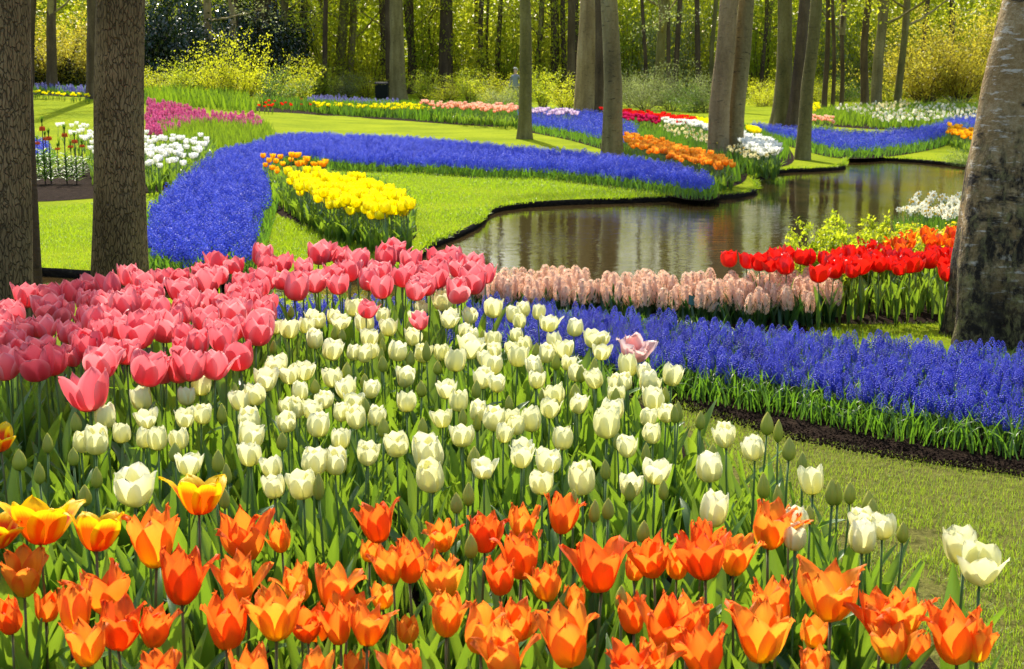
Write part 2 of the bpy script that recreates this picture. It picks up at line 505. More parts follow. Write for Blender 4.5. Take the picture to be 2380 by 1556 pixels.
def bloom(kind, seed):
    rng = np.random.default_rng(seed)
    mb = MB()
    if kind == 'cream':
        Rb, L, W, shape, nu, nv = .0335, .080, .033, ROUND, 7, 9
        om = rng.choice([0.0, .05, .12, .24]); ov = .075; ruf = .0030; cl = .80; cup = 1.15; pet = 6
        if seed % 5 == 4: om = .34; L = .076
    elif kind == 'pink':
        Rb, L, W, shape, nu, nv = .038, .088, .040, OVAL, 7, 9
        om = rng.choice([.05, .12, .22, .32]); ov = .13; ruf = .003; cl = .80; cup = 1.1; pet = 6
    elif kind == 'orange':
        Rb, L, W, shape, nu, nv = .034, .112, .036, POINT, 7, 10
        om = rng.choice([.18, .34, .48, .62]); ov = .24; ruf = .009; cl = .85; cup = 1.0; pet = 6 + seed % 3
    elif kind == 'orangesmall':
        Rb, L, W, shape, nu, nv = .026, .065, .026, POINT, 6, 8
        om = .2; ov = .1; ruf = .003; cl = .8; cup = 1.0; pet = 6
    elif kind == 'flamed':
        Rb, L, W, shape, nu, nv = .040, .100, .040, OVAL, 8, 10
        om = .92; ov = .22; ruf = .005; cl = .85; cup = 1.1; pet = 6
    elif kind == 'red':
        Rb, L, W, shape, nu, nv = .040, .085, .040, OVAL, 6, 8
        om = rng.choice([.12, .25, .4]); ov = .15; ruf = .004; cl = .85; cup = 1.05; pet = 6
    elif kind == 'ruffled':
        Rb, L, W, shape, nu, nv = .042, .085, .042, ROUND, 9, 11
        om = .3; ov = .2; ruf = .010; cl = .8; cup = 1.0; pet = 8
    for k in range(pet):
        inner = k % 2 == 0
        phi = k * 2 * math.pi / pet + rng.uniform(-.12, .12)
        o = max(0, om * (.7 if inner else 1.0) + rng.normal(0, ov) * (1 if om > .03 else .4))
        o = min(o, 1.0 if kind == 'flamed' else .85)
        pr = bloom_profile(Rb * (.88 if inner else 1.0), L * rng.uniform(.92, 1.06) * (1.02 if inner else 1), o, cl)
        if rng.random() < .25 and kind in ('orange', 'pink', 'red', 'flamed'):
            pr[-1, 1] += rng.uniform(-.012, .010); pr[-1, 2] -= .006
        V, F, UV = petal(pr, W * rng.uniform(.9, 1.06), shape, phi, nu, nv, rng, cup * (1 + o), ruf, rng.uniform(-.006, .006), lean=rng.uniform(-.08, .08))
        mb.add(V, F, UV, rng.uniform(0, 1))
    # pistil and stamens
    if kind in ('orange', 'flamed', 'red', 'ruffled'):
        V, F, UV = tube([(0, 0, .002), (0, 0, .02), (0, 0, .032)], [.005, .005, .007], 6)
        mb.add(V, F, UV * 0 + .02, .3, 0)
    return mb

def bud(seed, slim=1.0):
    rng = np.random.default_rng(seed)
    mb = MB()
    L = rng.uniform(.062, .075); Rb = .0165 * slim
    for k in range(3):
        pr = np.array([(0, .12, 0), (.12, .55, .04), (.28, .92, .18), (.48, 1.0, .40), (.68, .80, .64), (.86, .42, .86), (1, .04, 1.0)])
        pr[:, 1] *= Rb; pr[:, 2] *= L
        V, F, UV = petal(pr, Rb * 1.35, ROUND, k * 2.0944, 7, 9, rng, 1.0, .0006)
        mb.add(V, F, UV, rng.uniform(0, 1))
    for k in range(3):
        pr = np.array([(0, .10, 0), (.12, .5, .04), (.28, .84, .18), (.48, .9, .40), (.68, .72, .64), (.86, .36, .86), (1, .02, .98)])
        pr[:, 1] *= Rb; pr[:, 2] *= L
        V, F, UV = petal(pr, Rb * 1.2, ROUND, k * 2.0944 + 1.047, 5, 8, rng, 1.0, .0004)
        mb.add(V, F, UV, rng.uniform(0, 1))
    return mb

def tulip_leaf(seed, L=.34, W=.030, nu=5, nv=11):
    rng = np.random.default_rng(seed)
    t = np.linspace(0, 1, nv)
    droop = rng.choice([.15, .3, .55, 1.3]) * rng.uniform(.8, 1.2)
    a0 = rng.uniform(.05, .28)
    ang = a0 + droop * t ** 1.8
    ds = L / (nv - 1)
    x = np.concatenate([[.004], .004 + np.cumsum(np.sin(ang[:-1]) * ds)]); z = np.concatenate([[0], np.cumsum(np.cos(ang[:-1]) * ds)])
    hw = curve([(0, .35), (.15, .62), (.38, 1.0), (.6, .86), (.8, .52), (.93, .2), (1, .015)], t)[0] * W * rng.uniform(.8, 1.15)
    fold = (.9 - .55 * t) * rng.uniform(.7, 1.2)
    tw = rng.uniform(-.5, .5)
    ph = rng.uniform(0, 6.3)
    V = []; UV = []
    for i in range(nv):
        nx, nz = -math.cos(ang[i]), math.sin(ang[i])     # the leaf's upper side faces the stem
        for j in range(nu):
            u = -1 + 2 * j / (nu - 1)
            s = u * hw[i]
            up = abs(s) * math.sin(fold[i]) + .004 * math.sin(9 * t[i] + ph + 2 * u) * abs(u) * t[i]
            sy = s * math.cos(fold[i])
            ta = tw * t[i] ** 1.5
            sy2 = sy * math.cos(ta) - up * math.sin(ta); up2 = sy * math.sin(ta) + up * math.cos(ta)
            V.append((x[i] + nx * up2, sy2, z[i] + nz * up2)); UV.append((.5 + .5 * u, t[i]))
    F = [(i * nu + j, i * nu + j + 1, (i + 1) * nu + j + 1, (i + 1) * nu + j) for i in range(nv - 1) for j in range(nu - 1)]
    mb = MB(); mb.add(V, F, UV, rng.uniform(0, 1))
    return mb

def strap(seed, L=.2, W=.004, nv=6, droop=1.2):
    rng = np.random.default_rng(seed)
    t = np.linspace(0, 1, nv)
    ang = rng.uniform(.05, .3) + droop * rng.uniform(.4, 1.3) * t ** 1.5
    ds = L / (nv - 1)
    x = np.concatenate([[0], np.cumsum(np.sin(ang[:-1]) * ds)]); z = np.concatenate([[0], np.cumsum(np.cos(ang[:-1]) * ds)])
    V = []; UV = []
    for i in range(nv):
        h = W * (1 - t[i] ** 3) + W * .05
        for u in (-1, 0, 1):
            V.append((x[i] - (abs(u) * h * .5) * math.cos(ang[i]), u * h, z[i] + abs(u) * h * .5 * math.sin(ang[i]))); UV.append((.5 + .5 * u, t[i]))
    F = []
    for i in range(nv - 1):
        for j in range(2):
            F.append((i * 3 + j, i * 3 + j + 1, (i + 1) * 3 + j + 1, (i + 1) * 3 + j))
    mb = MB(); mb.add(V, F, UV, .5)
    return mb

def blade(seed, L=.05, W=.0016, bend=.8):
    rng = np.random.default_rng(seed)
    b = bend * rng.uniform(.3, 1.3)
    V = [(0, -W, 0), (0, W, 0), (L * .22 * b, W * .8, L * .55), (L * .22 * b, -W * .8, L * .55), (L * .62 * b, 0, L * (1 - .25 * b))]
    F = [(0, 1, 2, 3), (3, 2, 4)]
    mb = MB(); mb.add(V, F, [(0, 0), (1, 0), (1, .5), (0, .5), (.5, 1)], .5)
    return mb

STEMS = {}
def stem_mesh(mat, k):
    key = (mat, k)
    if key not in STEMS:
        rng = np.random.default_rng(k + 5)
        bx, by = rng.uniform(-.016, .016, 2)
        t = np.linspace(0, 1, 7)
        path = np.stack([bx * t ** 2 + .006 * np.sin(3 * t + k) * t * (1 - t) * 4, by * t ** 2, t], 1)
        V, F, UV = tube(path, .0040 - .0008 * t, 6)
        mb = MB(); mb.add(V, F, UV, .5)
        STEMS[key] = (mb.mesh('stem', M[mat]), bx, by)
    return STEMS[key]

LEAVES = [tulip_leaf(100 + i).mesh('leaf', M['leaf']) for i in range(9)]
VARIANTS = {}
def variants(kind, mat, n, fn=None):
    if kind not in VARIANTS:
        VARIANTS[kind] = [(fn(i) if fn else bloom(kind, 31 * i + len(kind))).mesh('bloom', M[mat]) for i in range(n)]
    return VARIANTS[kind]

variants('cream', 'cream', 14, lambda i: bloom('cream', 40 + i))
variants('pink', 'pink', 14, lambda i: bloom('pink', 80 + i))
variants('orange', 'orange', 16, lambda i: bloom('orange', 120 + i))
variants('orangesmall', 'orange', 4, lambda i: bloom('orangesmall', 160 + i))
variants('flamed', 'flamed', 4, lambda i: bloom('flamed', 180 + i))
variants('red', 'red', 8, lambda i: bloom('red', 200 + i))
variants('redyellow', 'redyellow', 5, lambda i: bloom('red', 230 + i))
variants('bud', 'bud', 7, lambda i: bud(260 + i, 1.0 + .12 * (i % 3)))
variants('ruffled', 'palepink', 1, lambda i: bloom('ruffled', 300))
NATW = {'cream': .072, 'pink': .084, 'orange': .104, 'orangesmall': .068, 'flamed': .135, 'red': .088, 'redyellow': .088, 'bud': .034, 'ruffled': .12}
NATL = {'cream': .072, 'pink': .085, 'orange': .10, 'orangesmall': .06, 'flamed': .09, 'red': .08, 'redyellow': .08, 'bud': .068, 'ruffled': .08}

ORD = "first second third fourth fifth sixth seventh eighth ninth tenth eleventh twelfth thirteenth fourteenth fifteenth sixteenth seventeenth eighteenth nineteenth twentieth twenty-first twenty-second twenty-third twenty-fourth twenty-fifth twenty-sixth".split()

def make_tulip(name, kind, x, y, h, size, seed, nleaf, stem='stem', cat='tulip'):
    """x, y: where it stands; h: height of the stem below the bloom"""
    rng = random.Random(seed)
    z0 = float(G(x, y))
    root = link(name, None, loc=(x, y, z0), rot=(0, 0, rng.uniform(0, 6.283)))
    k = rng.randrange(5)
    sm, bx, by = stem_mesh(stem, k)
    link('stem', sm, root, scale=(size ** .5, size ** .5, h + .004))
    vs = VARIANTS[kind]
    tl = .20 if kind != 'bud' else .06
    b = link('bloom', vs[rng.randrange(len(vs))], root, loc=(bx * size ** .5, by * size ** .5, h), rot=(rng.uniform(-tl, tl), rng.uniform(-tl, tl), rng.uniform(0, 6.283)),
             scale=(size * rng.uniform(.95, 1.05), size * rng.uniform(.95, 1.05), size * rng.uniform(.94, 1.08)))
    a = rng.uniform(0, 6.28)
    for i in range(nleaf):
        s = (h / .42) * rng.uniform(.78, 1.12)
        link('leaf', LEAVES[rng.randrange(len(LEAVES))], root, loc=(0, 0, .02 * i), rot=(0, 0, a), scale=(s, s * rng.uniform(.8, 1.2), s))
        a += 6.283 / max(nleaf, 1) + rng.uniform(-.5, .5)
    tag(root, cat=cat)
    return root, b

# ---- positions read off the photograph: (region corner in photo pixels) + enlarged pixels
def cv(off, pts, k=1.9833):
    out = []
    for p in pts:
        out.append(((off[0] + p[0] / k) * .68214, (off[1] + p[1] / k) * .68214, (p[2] / k * .68214) if len(p) > 2 and p[2] else None))
    return out
A4, A5, A6, A7, A8, A9 = (0, 750), (1150, 750), (2289, 750), (0, 1500), (1150, 1500), (2289, 1500)

PINK = cv(A4, [(175,535,150),(365,510,140),(480,500,140),(610,470,150),(545,555,130),(755,475,170),(860,390,140),(970,430,140),(895,530,140),(1010,490),(1100,390),(1200,390),(1050,510),(1230,500,170),(1440,310,140),(1370,370),(1400,430,180),(1325,370),(1480,380),(1600,310),(1740,260,150),(1790,300),(1930,300,120),(2040,340),(1650,430),(1720,380),(1800,420,150),(1940,410),(2010,480,190),(2150,430,150),(2130,250,150),(2200,230),(2310,250),(2350,350),(2240,370),(2310,440),(1690,500),(1740,470),(1590,490),(1820,560,120),(1800,640,160),(300,620,170),(400,640,140),(50,610,130),(130,640),(700,590,170),(640,570),(860,620,190),(920,580),(1000,580,140),(1100,620),(1280,570,150),(1260,650),(1210,620),(1430,560),(1500,570),(1550,620),(1400,690,160),(1580,660,170),(1640,560),(1680,540),(530,660,120),(640,690,190),(190,750,150),(60,760),(330,730,150),(440,760,150),(20,700),(530,800,130),(690,760,150),(740,700),(790,640),(1100,760,190),(930,790,250),(1040,700),(830,740),(1240,770,130),(1330,830,150),(1450,750,130),(1520,830,170),(1560,740),(1720,770,190),(1660,940,200),(1240,860,120),(1280,1000,190),(1100,960,130),(1110,1020,140),(1190,1010),(950,1040,210),(650,990,210),(300,850,150),(230,1000,200),(380,960,180),(60,1000,200),(140,900),(500,910,130),(560,860),(660,860,200),(760,900),(870,900),(620,1200,260),(1450,1000,190),(30,830),(110,840),(-80,700),(-90,860),(-60,980),(-150,780)])
PINK += cv(A5, [(400,210,130),(430,230),(510,290,140),(330,270,150),(140,290,170),(60,360,150),(190,420,150),(310,380,160),(300,470,140),(640,260,120),(780,260,120),(700,290),(820,340,140),(930,340,150),(1000,370),(610,340),(440,350),(440,400,140),(510,480,130),(560,430),(620,450),(700,400,150),(930,440,160),(820,500,160),(200,600,110),(540,670,90)])
CREAM = cv(A4, [(955,1210,135),(965,1330,115),(1260,1180,110),(1345,1120,140),(1260,1330,110),(1335,1310,120),(750,1330,140),(790,1430,110),(940,1465,110),(1060,1480,130),(1190,1475,125),(635,1505,170),(540,1480,80),(1815,1085,135),(1900,995,140),(2050,1020,120),(1990,1040,120),(2000,1150,115),(1710,1180,130),(1660,1220,130),(1670,1345,150),(1650,1460,160),(2240,1065,120),(1960,1240,90),(1945,1350,100),(2025,1265,80),(2120,1280,130),(2195,1195,110),(2305,1275,80),(2170,1390,160),(2290,1460,120),(1950,740,120),(1880,720,60),(2065,710,100),(2120,800,120),(2150,680,90),(2090,640,70),(2240,650,90),(2325,690,100),(2255,885,130)])
CREAM += cv(A5, [(110,600,120),(190,710,140),(295,645,90),(370,730,100),(200,800,110),(90,880,100),(190,900,100),(250,880,90),(395,885,125),(545,895,110),(495,790,110),(550,600,95),(540,640,60),(705,560,130),(730,680,105),(790,630,80),(895,645,95),(1060,610,120),(855,740,80),(915,775,55),(1055,805,110),(1060,875,90),(1180,640,110),(1265,605,95),(1250,680,90),(1370,620,90),(1435,700,115),(1615,730,110),(1225,770,75),(1275,830,95),(1450,820,110),(1530,880,110),(1420,900,110),(1735,800,110),(1790,790,80),(1790,880,100),(705,890,80),(870,870,150),(795,955,145),(1185,930,130),(1200,860,80),(1045,980,135),(980,920,90),(1330,990,120),(1570,960,80),(1580,1025,90),(1320,1075,65),(1740,1075,120),(1990,1000,135),(2095,1030,100),(1885,1095,100),(1945,1080,50),(2090,1110,130),(2145,1110,60),(2260,1050,130),(2130,1220,150),(2210,1290,110),(2120,1320,110),(1485,1170,120),(1425,1265,115),(1635,1230,70),(1875,1280,150),(1815,1405,190),(2130,1430,110),(1990,1510,130),(965,1075,130),(1070,1100,75),(715,1140,110),(840,1215,130),(470,1055,110),(430,1060,90),(460,1225,130),(95,1145,130),(105,1205,110),(235,1130,75),(130,1325,130),(255,1320,95),(690,1325,115),(960,1275,100),(1045,1340,150),(1160,1330,80),(1220,1370,110),(1340,1350,140),(870,1455,140),(1100,1430,75),(1515,1480,140),(410,1510,150),(180,1540,100),(1250,1540,110),(1870,1170,60)])
CREAM += cv(A6, [(390,1460,145),(560,1530,155)])
CREAM += cv(A7, [(910,360,250),(1255,150,140),(1700,95,145),(1860,160,85),(1835,310,105),(2080,300,170),(2125,155,180),(2290,145,155)])
CREAM += cv(A8, [(175,90,110),(600,130,230),(610,250,195),(990,180,90),(1245,95,125),(1445,150,150),(1385,275,140),(1675,265,190),(2155,200,150),(2010,285,100)])
CREAM += cv(A9, [(225,190,180),(940,270,170),(305,490,200),(845,640,120),(820,520,50),(1290,530,150),(1300,650,185),(1455,580,120),(1990,720,230),(2090,870,240)])
BUDS = cv(A4, [(1970,610,40),(2285,770,50),(1865,850,40),(1490,1300,65),(1610,1150,45),(1910,1240,45),(525,1360,60),(290,1500,60),(2335,1020,55),(2105,1110,40),(1930,1480,50)])
BUDS += cv(A5, [(220,540,40),(295,575,40),(480,715,35),(10,770,35),(290,785,35),(310,840,40),(295,905,45),(320,960,50),(465,930,45),(630,895,55),(695,985,45),(55,1020,55),(185,1085,45),(545,1130,50),(980,780,35),(960,880,35),(955,1140,50),(1315,880,45),(1470,955,55),(1655,1035,50),(1760,1025,70),(1365,1165,50),(1600,1165,60),(1490,1250,40),(1160,1225,45),(960,1360,45),(540,1400,60),(540,1495,50),(280,1400,70),(870,1320,40),(2290,1300,55),(1915,1470,50),(2220,1180,40),(1900,1180,50),(200,1240,45)])
BUDS += cv(A6, [(30,1300,60),(165,1345,55),(615,1380,65),(725,1430,60)])
BUDS += cv(A7, [(145,130,70),(295,215,70),(690,240,65),(600,360,70),(1465,130,70),(1550,220,60),(1190,65,65),(2190,310,75),(525,90,50),(1540,380,50),(1490,290,40),(960,240,45),(1025,600,70)])
BUDS += cv(A8, [(900,125,75),(850,355,70),(775,400,50),(1815,445,70),(1795,190,55),(1945,320,55),(2215,310,60),(1760,470,45),(1600,380,55),(865,700,50),(2110,80,45),(2100,600,40),(1915,1050,40)])
BUDS += cv(A9, [(790,65,80),(900,130,65),(245,70,50),(605,300,80),(685,370,45),(1065,360,85),(1125,350,40),(1175,335,60),(1315,420,60),(1345,450,30),(1530,590,60),(940,490,45)])
ORANGE = cv(A7, [(170,910,320),(60,1140,250),(1010,730,420),(1630,680,360),(1915,620,210),(1200,940,400),(1570,960,330),(710,1020,350),(560,1130,330),(590,1370,290),(830,1240,350),(1010,1240,200),(1480,1240,360),(1830,1180,380),(2050,950,240),(2110,1180,200),(2260,1000,300),(1040,1540,260),(1700,1540,300),(2150,1560,250),(2310,1230,260)])
ORANGE += cv(A8, [(275,560,290),(390,830,200),(530,810,290),(710,610,210),(950,620,280),(1220,530,230),(1500,500,290),(1200,790,330),(1110,900,250),(760,910,290),(1450,930,240),(1740,880,390),(700,1170,300),(160,1230,280),(30,1100,250),(980,1290,340),(1210,1190,250),(1160,1450,360),(1520,1370,420),(490,1490,290),(2180,780,280),(2220,1270,400),(2000,1160,220),(1960,1470,280),(2130,1480,240)])
ORANGE += cv(A9, [(230,780,350),(440,760,280),(690,590,330),(190,640,220),(30,790,200),(730,1120,330),(1070,1070,420),(100,1250,350),(600,1310,420),(260,1450,330),(940,1500,250),(1400,1180,300),(1560,1160,340),(1480,1350,280),(1950,1360,400),(2110,1340,240),(820,560,200)])
SMALLO = cv(A7, [(320,1150,180),(2150,1270,190)]) + cv(A8, [(205,755,120),(1630,1070,150),(340,1050,150),(465,1270,155),(120,1510,180),(2030,860,130)]) + cv(A9, [(980,1320,190),(1630,1410,170)])
FLAMED = cv(A7, [(1350,390,340),(250,560,400),(650,610,330),(-20,590,260)]) + cv(A4, [(30,1450,160)])
REDT = cv(A6, [(400,280,130),(520,290,110),(600,300,120),(690,270,130),(790,250,120),(780,330,120),(860,260,110),(930,270,110),(1000,380,120),(1080,350,120),(1010,260),(1060,300,130),(1110,290),(1190,240,140),(1240,300),(1330,190,130),(1290,330,130),(1400,310,130),(1370,250),(1470,250),(1480,300),(1560,260,140),(1610,320,130),(1640,260),(1700,270),(1750,290,140),(1740,220),(1840,370,100),(1830,230),(1860,310),(1920,290,130),(1940,230),(1930,170),(660,310),(740,290),(1150,320),(1330,280),(1530,330),(1210,350),(1270,230),(1430,215),(1120,240),(2040,250),(2120,300),(2000,310),(1660,310),(1790,250)])
REDY = cv(A6, [(1460,150,70),(1510,165,90),(1590,120,110),(1550,190,80),(1610,160),(1720,100,90),(1760,150,80),(1740,130),(1830,140,90),(1880,100,100),(1960,80,90),(1930,130),(1890,160),(1970,160),(1900,70),(2040,90),(2100,130)])

def bed(items, name, kind, h, nleaf, seed0, group, look, rowsize, tail, stem='stem', default=1.0, lim=(.7, 1.4), grow_=1.08):
    """one tulip per bloom counted in the photo; the label counts rows from the front and flowers from the left"""
    rng = random.Random(seed0)
    made = []
    for i, (px, py, wpx) in enumerate(items):
        hh = h * rng.uniform(.97, 1.03)
        cz = hh + NATL[kind] * .5
        x, y, z = hit(px, py, cz)
        d = math.hypot(y, CAM_H - z - cz)
        s = default if wpx is None else max(lim[0], min(lim[1], (wpx * d / F_PX) / NATW[kind]))
        if wpx is not None: s = (.15 * default + .85 * s) * grow_
        else: s = s * grow_
        if y > 9.55 and kind in ('pink', 'cream'):
            y = 9.5
        o, b = make_tulip(name, kind, x, y, hh, s, seed0 * 1000 + i, nleaf, stem)
        o['group'] = group
        made.append((py, px, o))
    made.sort(key=lambda q: -q[0])
    for r in range(0, len(made), rowsize):
        row = sorted(made[r:r + rowsize], key=lambda q: q[1])
        for c, (_, _, o) in enumerate(row):
            o['label'] = f"{look}, {ORD[c]} from left in the {ORD[r // rowsize]} row {tail}"
    return made

bed(ORANGE, 'orange_tulip', 'orange', .43, 4, 11, 'orange tulips at the front of the bed', 'open orange tulip', 9, 'from the front', 'stemred', grow_=.90)
bed(SMALLO, 'small_orange_tulip', 'orangesmall', .34, 3, 12, 'small orange tulips between the large ones', 'small low orange tulip', 4, 'from the front', 'stemred')
bed(FLAMED, 'yellow_tulip', 'flamed', .50, 4, 13, 'yellow tulips with red flames', 'yellow tulip with red flame', 3, 'from the front', 'stemred', lim=(.6, 1.15))
bed(CREAM, 'cream_tulip', 'cream', .45, 3, 14, 'cream tulips in the near bed', 'cream white tulip', 12, 'behind orange tulips', grow_=.99)
bed(BUDS, 'tulip_bud', 'bud', .45, 3, 15, 'closed green tulip buds in the near bed', 'closed green tulip bud', 9, 'behind orange tulips', lim=(.7, 1.3))
bed(PINK, 'pink_tulip', 'pink', .52, 2, 16, 'pink tulips in the near bed', 'deep pink tulip', 12, 'of the pink bed')
bed(REDT, 'red_tulip', 'red', .31, 3, 17, 'red tulips beside the birch', 'bright red tulip', 10, 'beside the birch', lim=(.7, 1.25))
bed(REDY, 'flame_tulip', 'redyellow', .33, 2, 18, 'orange red tulips beside the birch', 'orange red yellow-edged tulip', 6, 'behind red tulips', lim=(.6, 1.1), default=.8)
x, y, z = hit(1455, 818, .50)
o, b = make_tulip('pale_pink_tulip', 'ruffled', x, y, .47, 1.05, 77, 3)
b.rotation_euler = (.25, .45, 1)
tag(o, 'single pale pink ruffled tulip standing among cream tulips beside the blue flowers')

# ---------------------------------------------------------------- smaller bulbs and distant beds
def add_tulip_leaves(mb, rng, n, L, W, mi, nv=5):
    a = rng.uniform(0, 6.28)
    for k in range(n):
        lf = tulip_leaf(int(rng.integers(1e6)), L * rng.uniform(.75, 1.1), W, 3, nv)
        V, F, UV, RN, _ = lf.arrays()
        c, s = math.cos(a), math.sin(a)
        V = np.stack([V[:, 0] * c - V[:, 1] * s, V[:, 0] * s + V[:, 1] * c, V[:, 2]], 1)
        mb.add(V, F, UV, rng.uniform(0, 1), mi)
        a += 6.28 / n + rng.uniform(-.4, .4)

def far_tulip(seed, mat, h, Rb=.036, L=.075, W=.036, o=.1, nu=4, nv=6, name='tulip'):
    rng = np.random.default_rng(seed)
    mb = MB()
    for k in range(6):
        oo = max(0, o + rng.normal(0, .06))
        pr = bloom_profile(Rb * (.88 if k % 2 else 1), L, oo, .8)
        V, F, UV = petal(pr, W, OVAL, k * 1.047 + rng.uniform(-.1, .1), nu, nv, rng, 1.1, .002)
        V = np.array(V) + (0, 0, h)
        mb.add(V, F, UV, rng.uniform(0, 1), 0)
    V, F, UV = tube([(0, 0, 0), (.004, 0, h * .5), (0, 0, h + .004)], .004, 5)
    mb.add(V, F, UV, .5, 1)
    add_tulip_leaves(mb, rng, 3, h * .8, .028, 2)
    return mb.mesh(name, [M[mat], M['stem'], M['leaf']])

def bell_spike(mb, rng, z0, L, Rr, n, size, mi, low=False):
    """a spike of small bells: they get smaller and closer to the axis towards the tip"""
    ga = 2.39996
    for i in range(n):
        t = (i + .5) / n
        r = Rr * (1 - t ** 2.6) ** .6 * (.72 + .28 * min(1, t * 5))
        s = size * (1.12 - .62 * t)
        a = i * ga + rng.uniform(-.3, .3)
        c = np.array([r * math.cos(a), r * math.sin(a), z0 + L * t - .15 * s])
        ax = np.array([math.cos(a) * .8, math.sin(a) * .8, -.75 + 1.2 * t]); ax /= np.linalg.norm(ax)
        u = np.cross(ax, (0, 0, 1.0)); u /= np.linalg.norm(u) + 1e-9; v = np.cross(ax, u)
        if low:
            V = [c + ax * s * .9, c + u * s * .6, c + v * s * .6, c - u * s * .6, c - v * s * .6]
            F = [(0, 1, 2), (0, 2, 3), (0, 3, 4), (0, 4, 1)]
        else:
            V = [c - ax * s * .6] + [c + (u * math.cos(k) + v * math.sin(k)) * s * .62 for k in (0, 1.257, 2.513, 3.77, 5.027)] + [c + ax * s * .9]
            F = [(0, 1 + (k + 1) % 5, 1 + k) for k in range(5)] + [(6, 1 + k, 1 + (k + 1) % 5) for k in range(5)]
        mb.add(V, F, None, min(1, max(0, .15 + .6 * t + rng.uniform(-.2, .25))), mi)

def muscari(seed, low=False, n=72, h=.098, L=.082, stem=True):
    rng = np.random.default_rng(seed)
    mb = MB()
    bell_spike(mb, rng, h, L * rng.uniform(.85, 1.15), .0165 if not low else .020, n, .0076 if not low else .0150, 0, low)
    if stem:
        V, F, UV = tube([(0, 0, 0), (rng.uniform(-.006, .006), 0, h * .5), (0, 0, h + L * .5)], .0022, 4, cap=False)
        mb.add(V, F, UV, .5, 1)
    return mb

def hyacinth_spike(seed, L=.145, n=84, mat=0, size=.0165, Rr=.029):
    rng = np.random.default_rng(seed)
    mb = MB()
    V, F, UV = tube([(0, 0, 0), (0, 0, L * .5), (0, 0, L * .9)], [Rr * .45, Rr * .5, Rr * .3], 6); mb.add(V, [q for q in F if len(q) == 4], UV, .15, mat)
    for i in range(n):
        t = (i + .5) / n
        a = i * 2.39996 + rng.uniform(-.25, .25)
        r = Rr * (1 - t ** 6) ** .5 * (.8 + .2 * min(1, t * 6))
        c = np.array([r * math.cos(a), r * math.sin(a), L * t])
        ax = np.array([math.cos(a), math.sin(a), -.15 + .9 * t]) + rng.normal(0, .3, 3); ax /= np.linalg.norm(ax)
        u = np.cross(ax, (0, 0, 1.0)); u /= np.linalg.norm(u) + 1e-9; v = np.cross(ax, u)
        s = size * (1.05 - .35 * t) * rng.uniform(.8, 1.15)
        rr = rng.uniform(0, 1)
        for k in range(6):
            b = k * 1.0472 + rng.uniform(-.15, .15)
            d = u * math.cos(b) + v * math.sin(b); e = -u * math.sin(b) + v * math.cos(b)
            V = [c, c + d * s * .42 + ax * s * .40 + e * s * .17, c + d * s * 1.0 + ax * s * .02, c + d * s * .42 + ax * s * .40 - e * s * .17]
            mb.add(V, [(0, 1, 2, 3)], None, min(1, max(0, rr * .7 + .3 * rng.uniform(0, 1))), mat)
    return mb

def narcissus(seed, h=.34, mat='daff', heads=1, R_=.032, leaves=5, face=True):
    rng = np.random.default_rng(seed)
    mb = MB()
    for q in range(heads):
        off = np.array([rng.uniform(-.03, .03), rng.uniform(-.03, .03), h + rng.uniform(-.03, .03)]) if heads > 1 else np.array([0, 0, h])
        az = rng.uniform(-2.6, -.5) if face else rng.uniform(0, 6.28)
        ax = np.array([math.cos(az), math.sin(az), rng.uniform(.0, .5)]); ax /= np.linalg.norm(ax)
        u = np.cross(ax, (0, 0, 1.0)); u /= np.linalg.norm(u); v = np.cross(ax, u)
        for k in range(6):
            b = k * 1.0472
            d = u * math.cos(b) + v * math.sin(b); e = -u * math.sin(b) + v * math.cos(b)
            V = [off, off + d * R_ * .5 + e * R_ * .34 + ax * .003, off + d * R_ * 1.05, off + d * R_ * .5 - e * R_ * .34 + ax * .003]
            mb.add(V, [(0, 1, 2, 3)], None, rng.uniform(0, 1), 0)
        V = []; F = []
        for k in range(7):
            b = k * 2 * math.pi / 7; d = u * math.cos(b) + v * math.sin(b)
            V += [off + d * R_ * .22, off + d * R_ * .36 + ax * R_ * .45]
        for k in range(7):
            a_, b_ = 2 * k, 2 * ((k + 1) % 7); F.append((a_, b_, b_ + 1, a_ + 1))
        mb.add(V, F, None, .5, 1)
    V, F, UV = tube([(0, 0, 0), (0, 0, h * .6), (0, 0, h)], .003, 4, cap=False)
    mb.add(V, F, UV, .5, 2)
    for k in range(leaves):
        sp = strap(int(rng.integers(1e6)), h * rng.uniform(.8, 1.1), .006, 5, .5)
        V, F, UV, _, _ = sp.arrays(); a = rng.uniform(0, 6.28); c, s = math.cos(a), math.sin(a)
        V = np.stack([V[:, 0] * c - V[:, 1] * s + rng.uniform(-.02, .02), V[:, 0] * s + V[:, 1] * c + rng.uniform(-.02, .02), V[:, 2]], 1)
        mb.add(V, F, UV, rng.uniform(0, 1), 3)
    return mb.mesh('narcissus', [M[mat], M['daffcup'], M['stem'], M['farleaf']])

def plant_many(name, meshes, pts, group, label, cat, seed, smin=.9, smax=1.15, tilt=.08):
    rng = random.Random(seed)
    for (x, y, z) in pts:
        s = rng.uniform(smin, smax)
        o = link(name, meshes[rng.randrange(len(meshes))], None, (x, y, z), (rng.uniform(-tilt, tilt), rng.uniform(-tilt, tilt), rng.uniform(0, 6.28)), (s, s, s * rng.uniform(.95, 1.05)))
        tag(o, label, cat, group)

rngN = np.random.default_rng(4242)

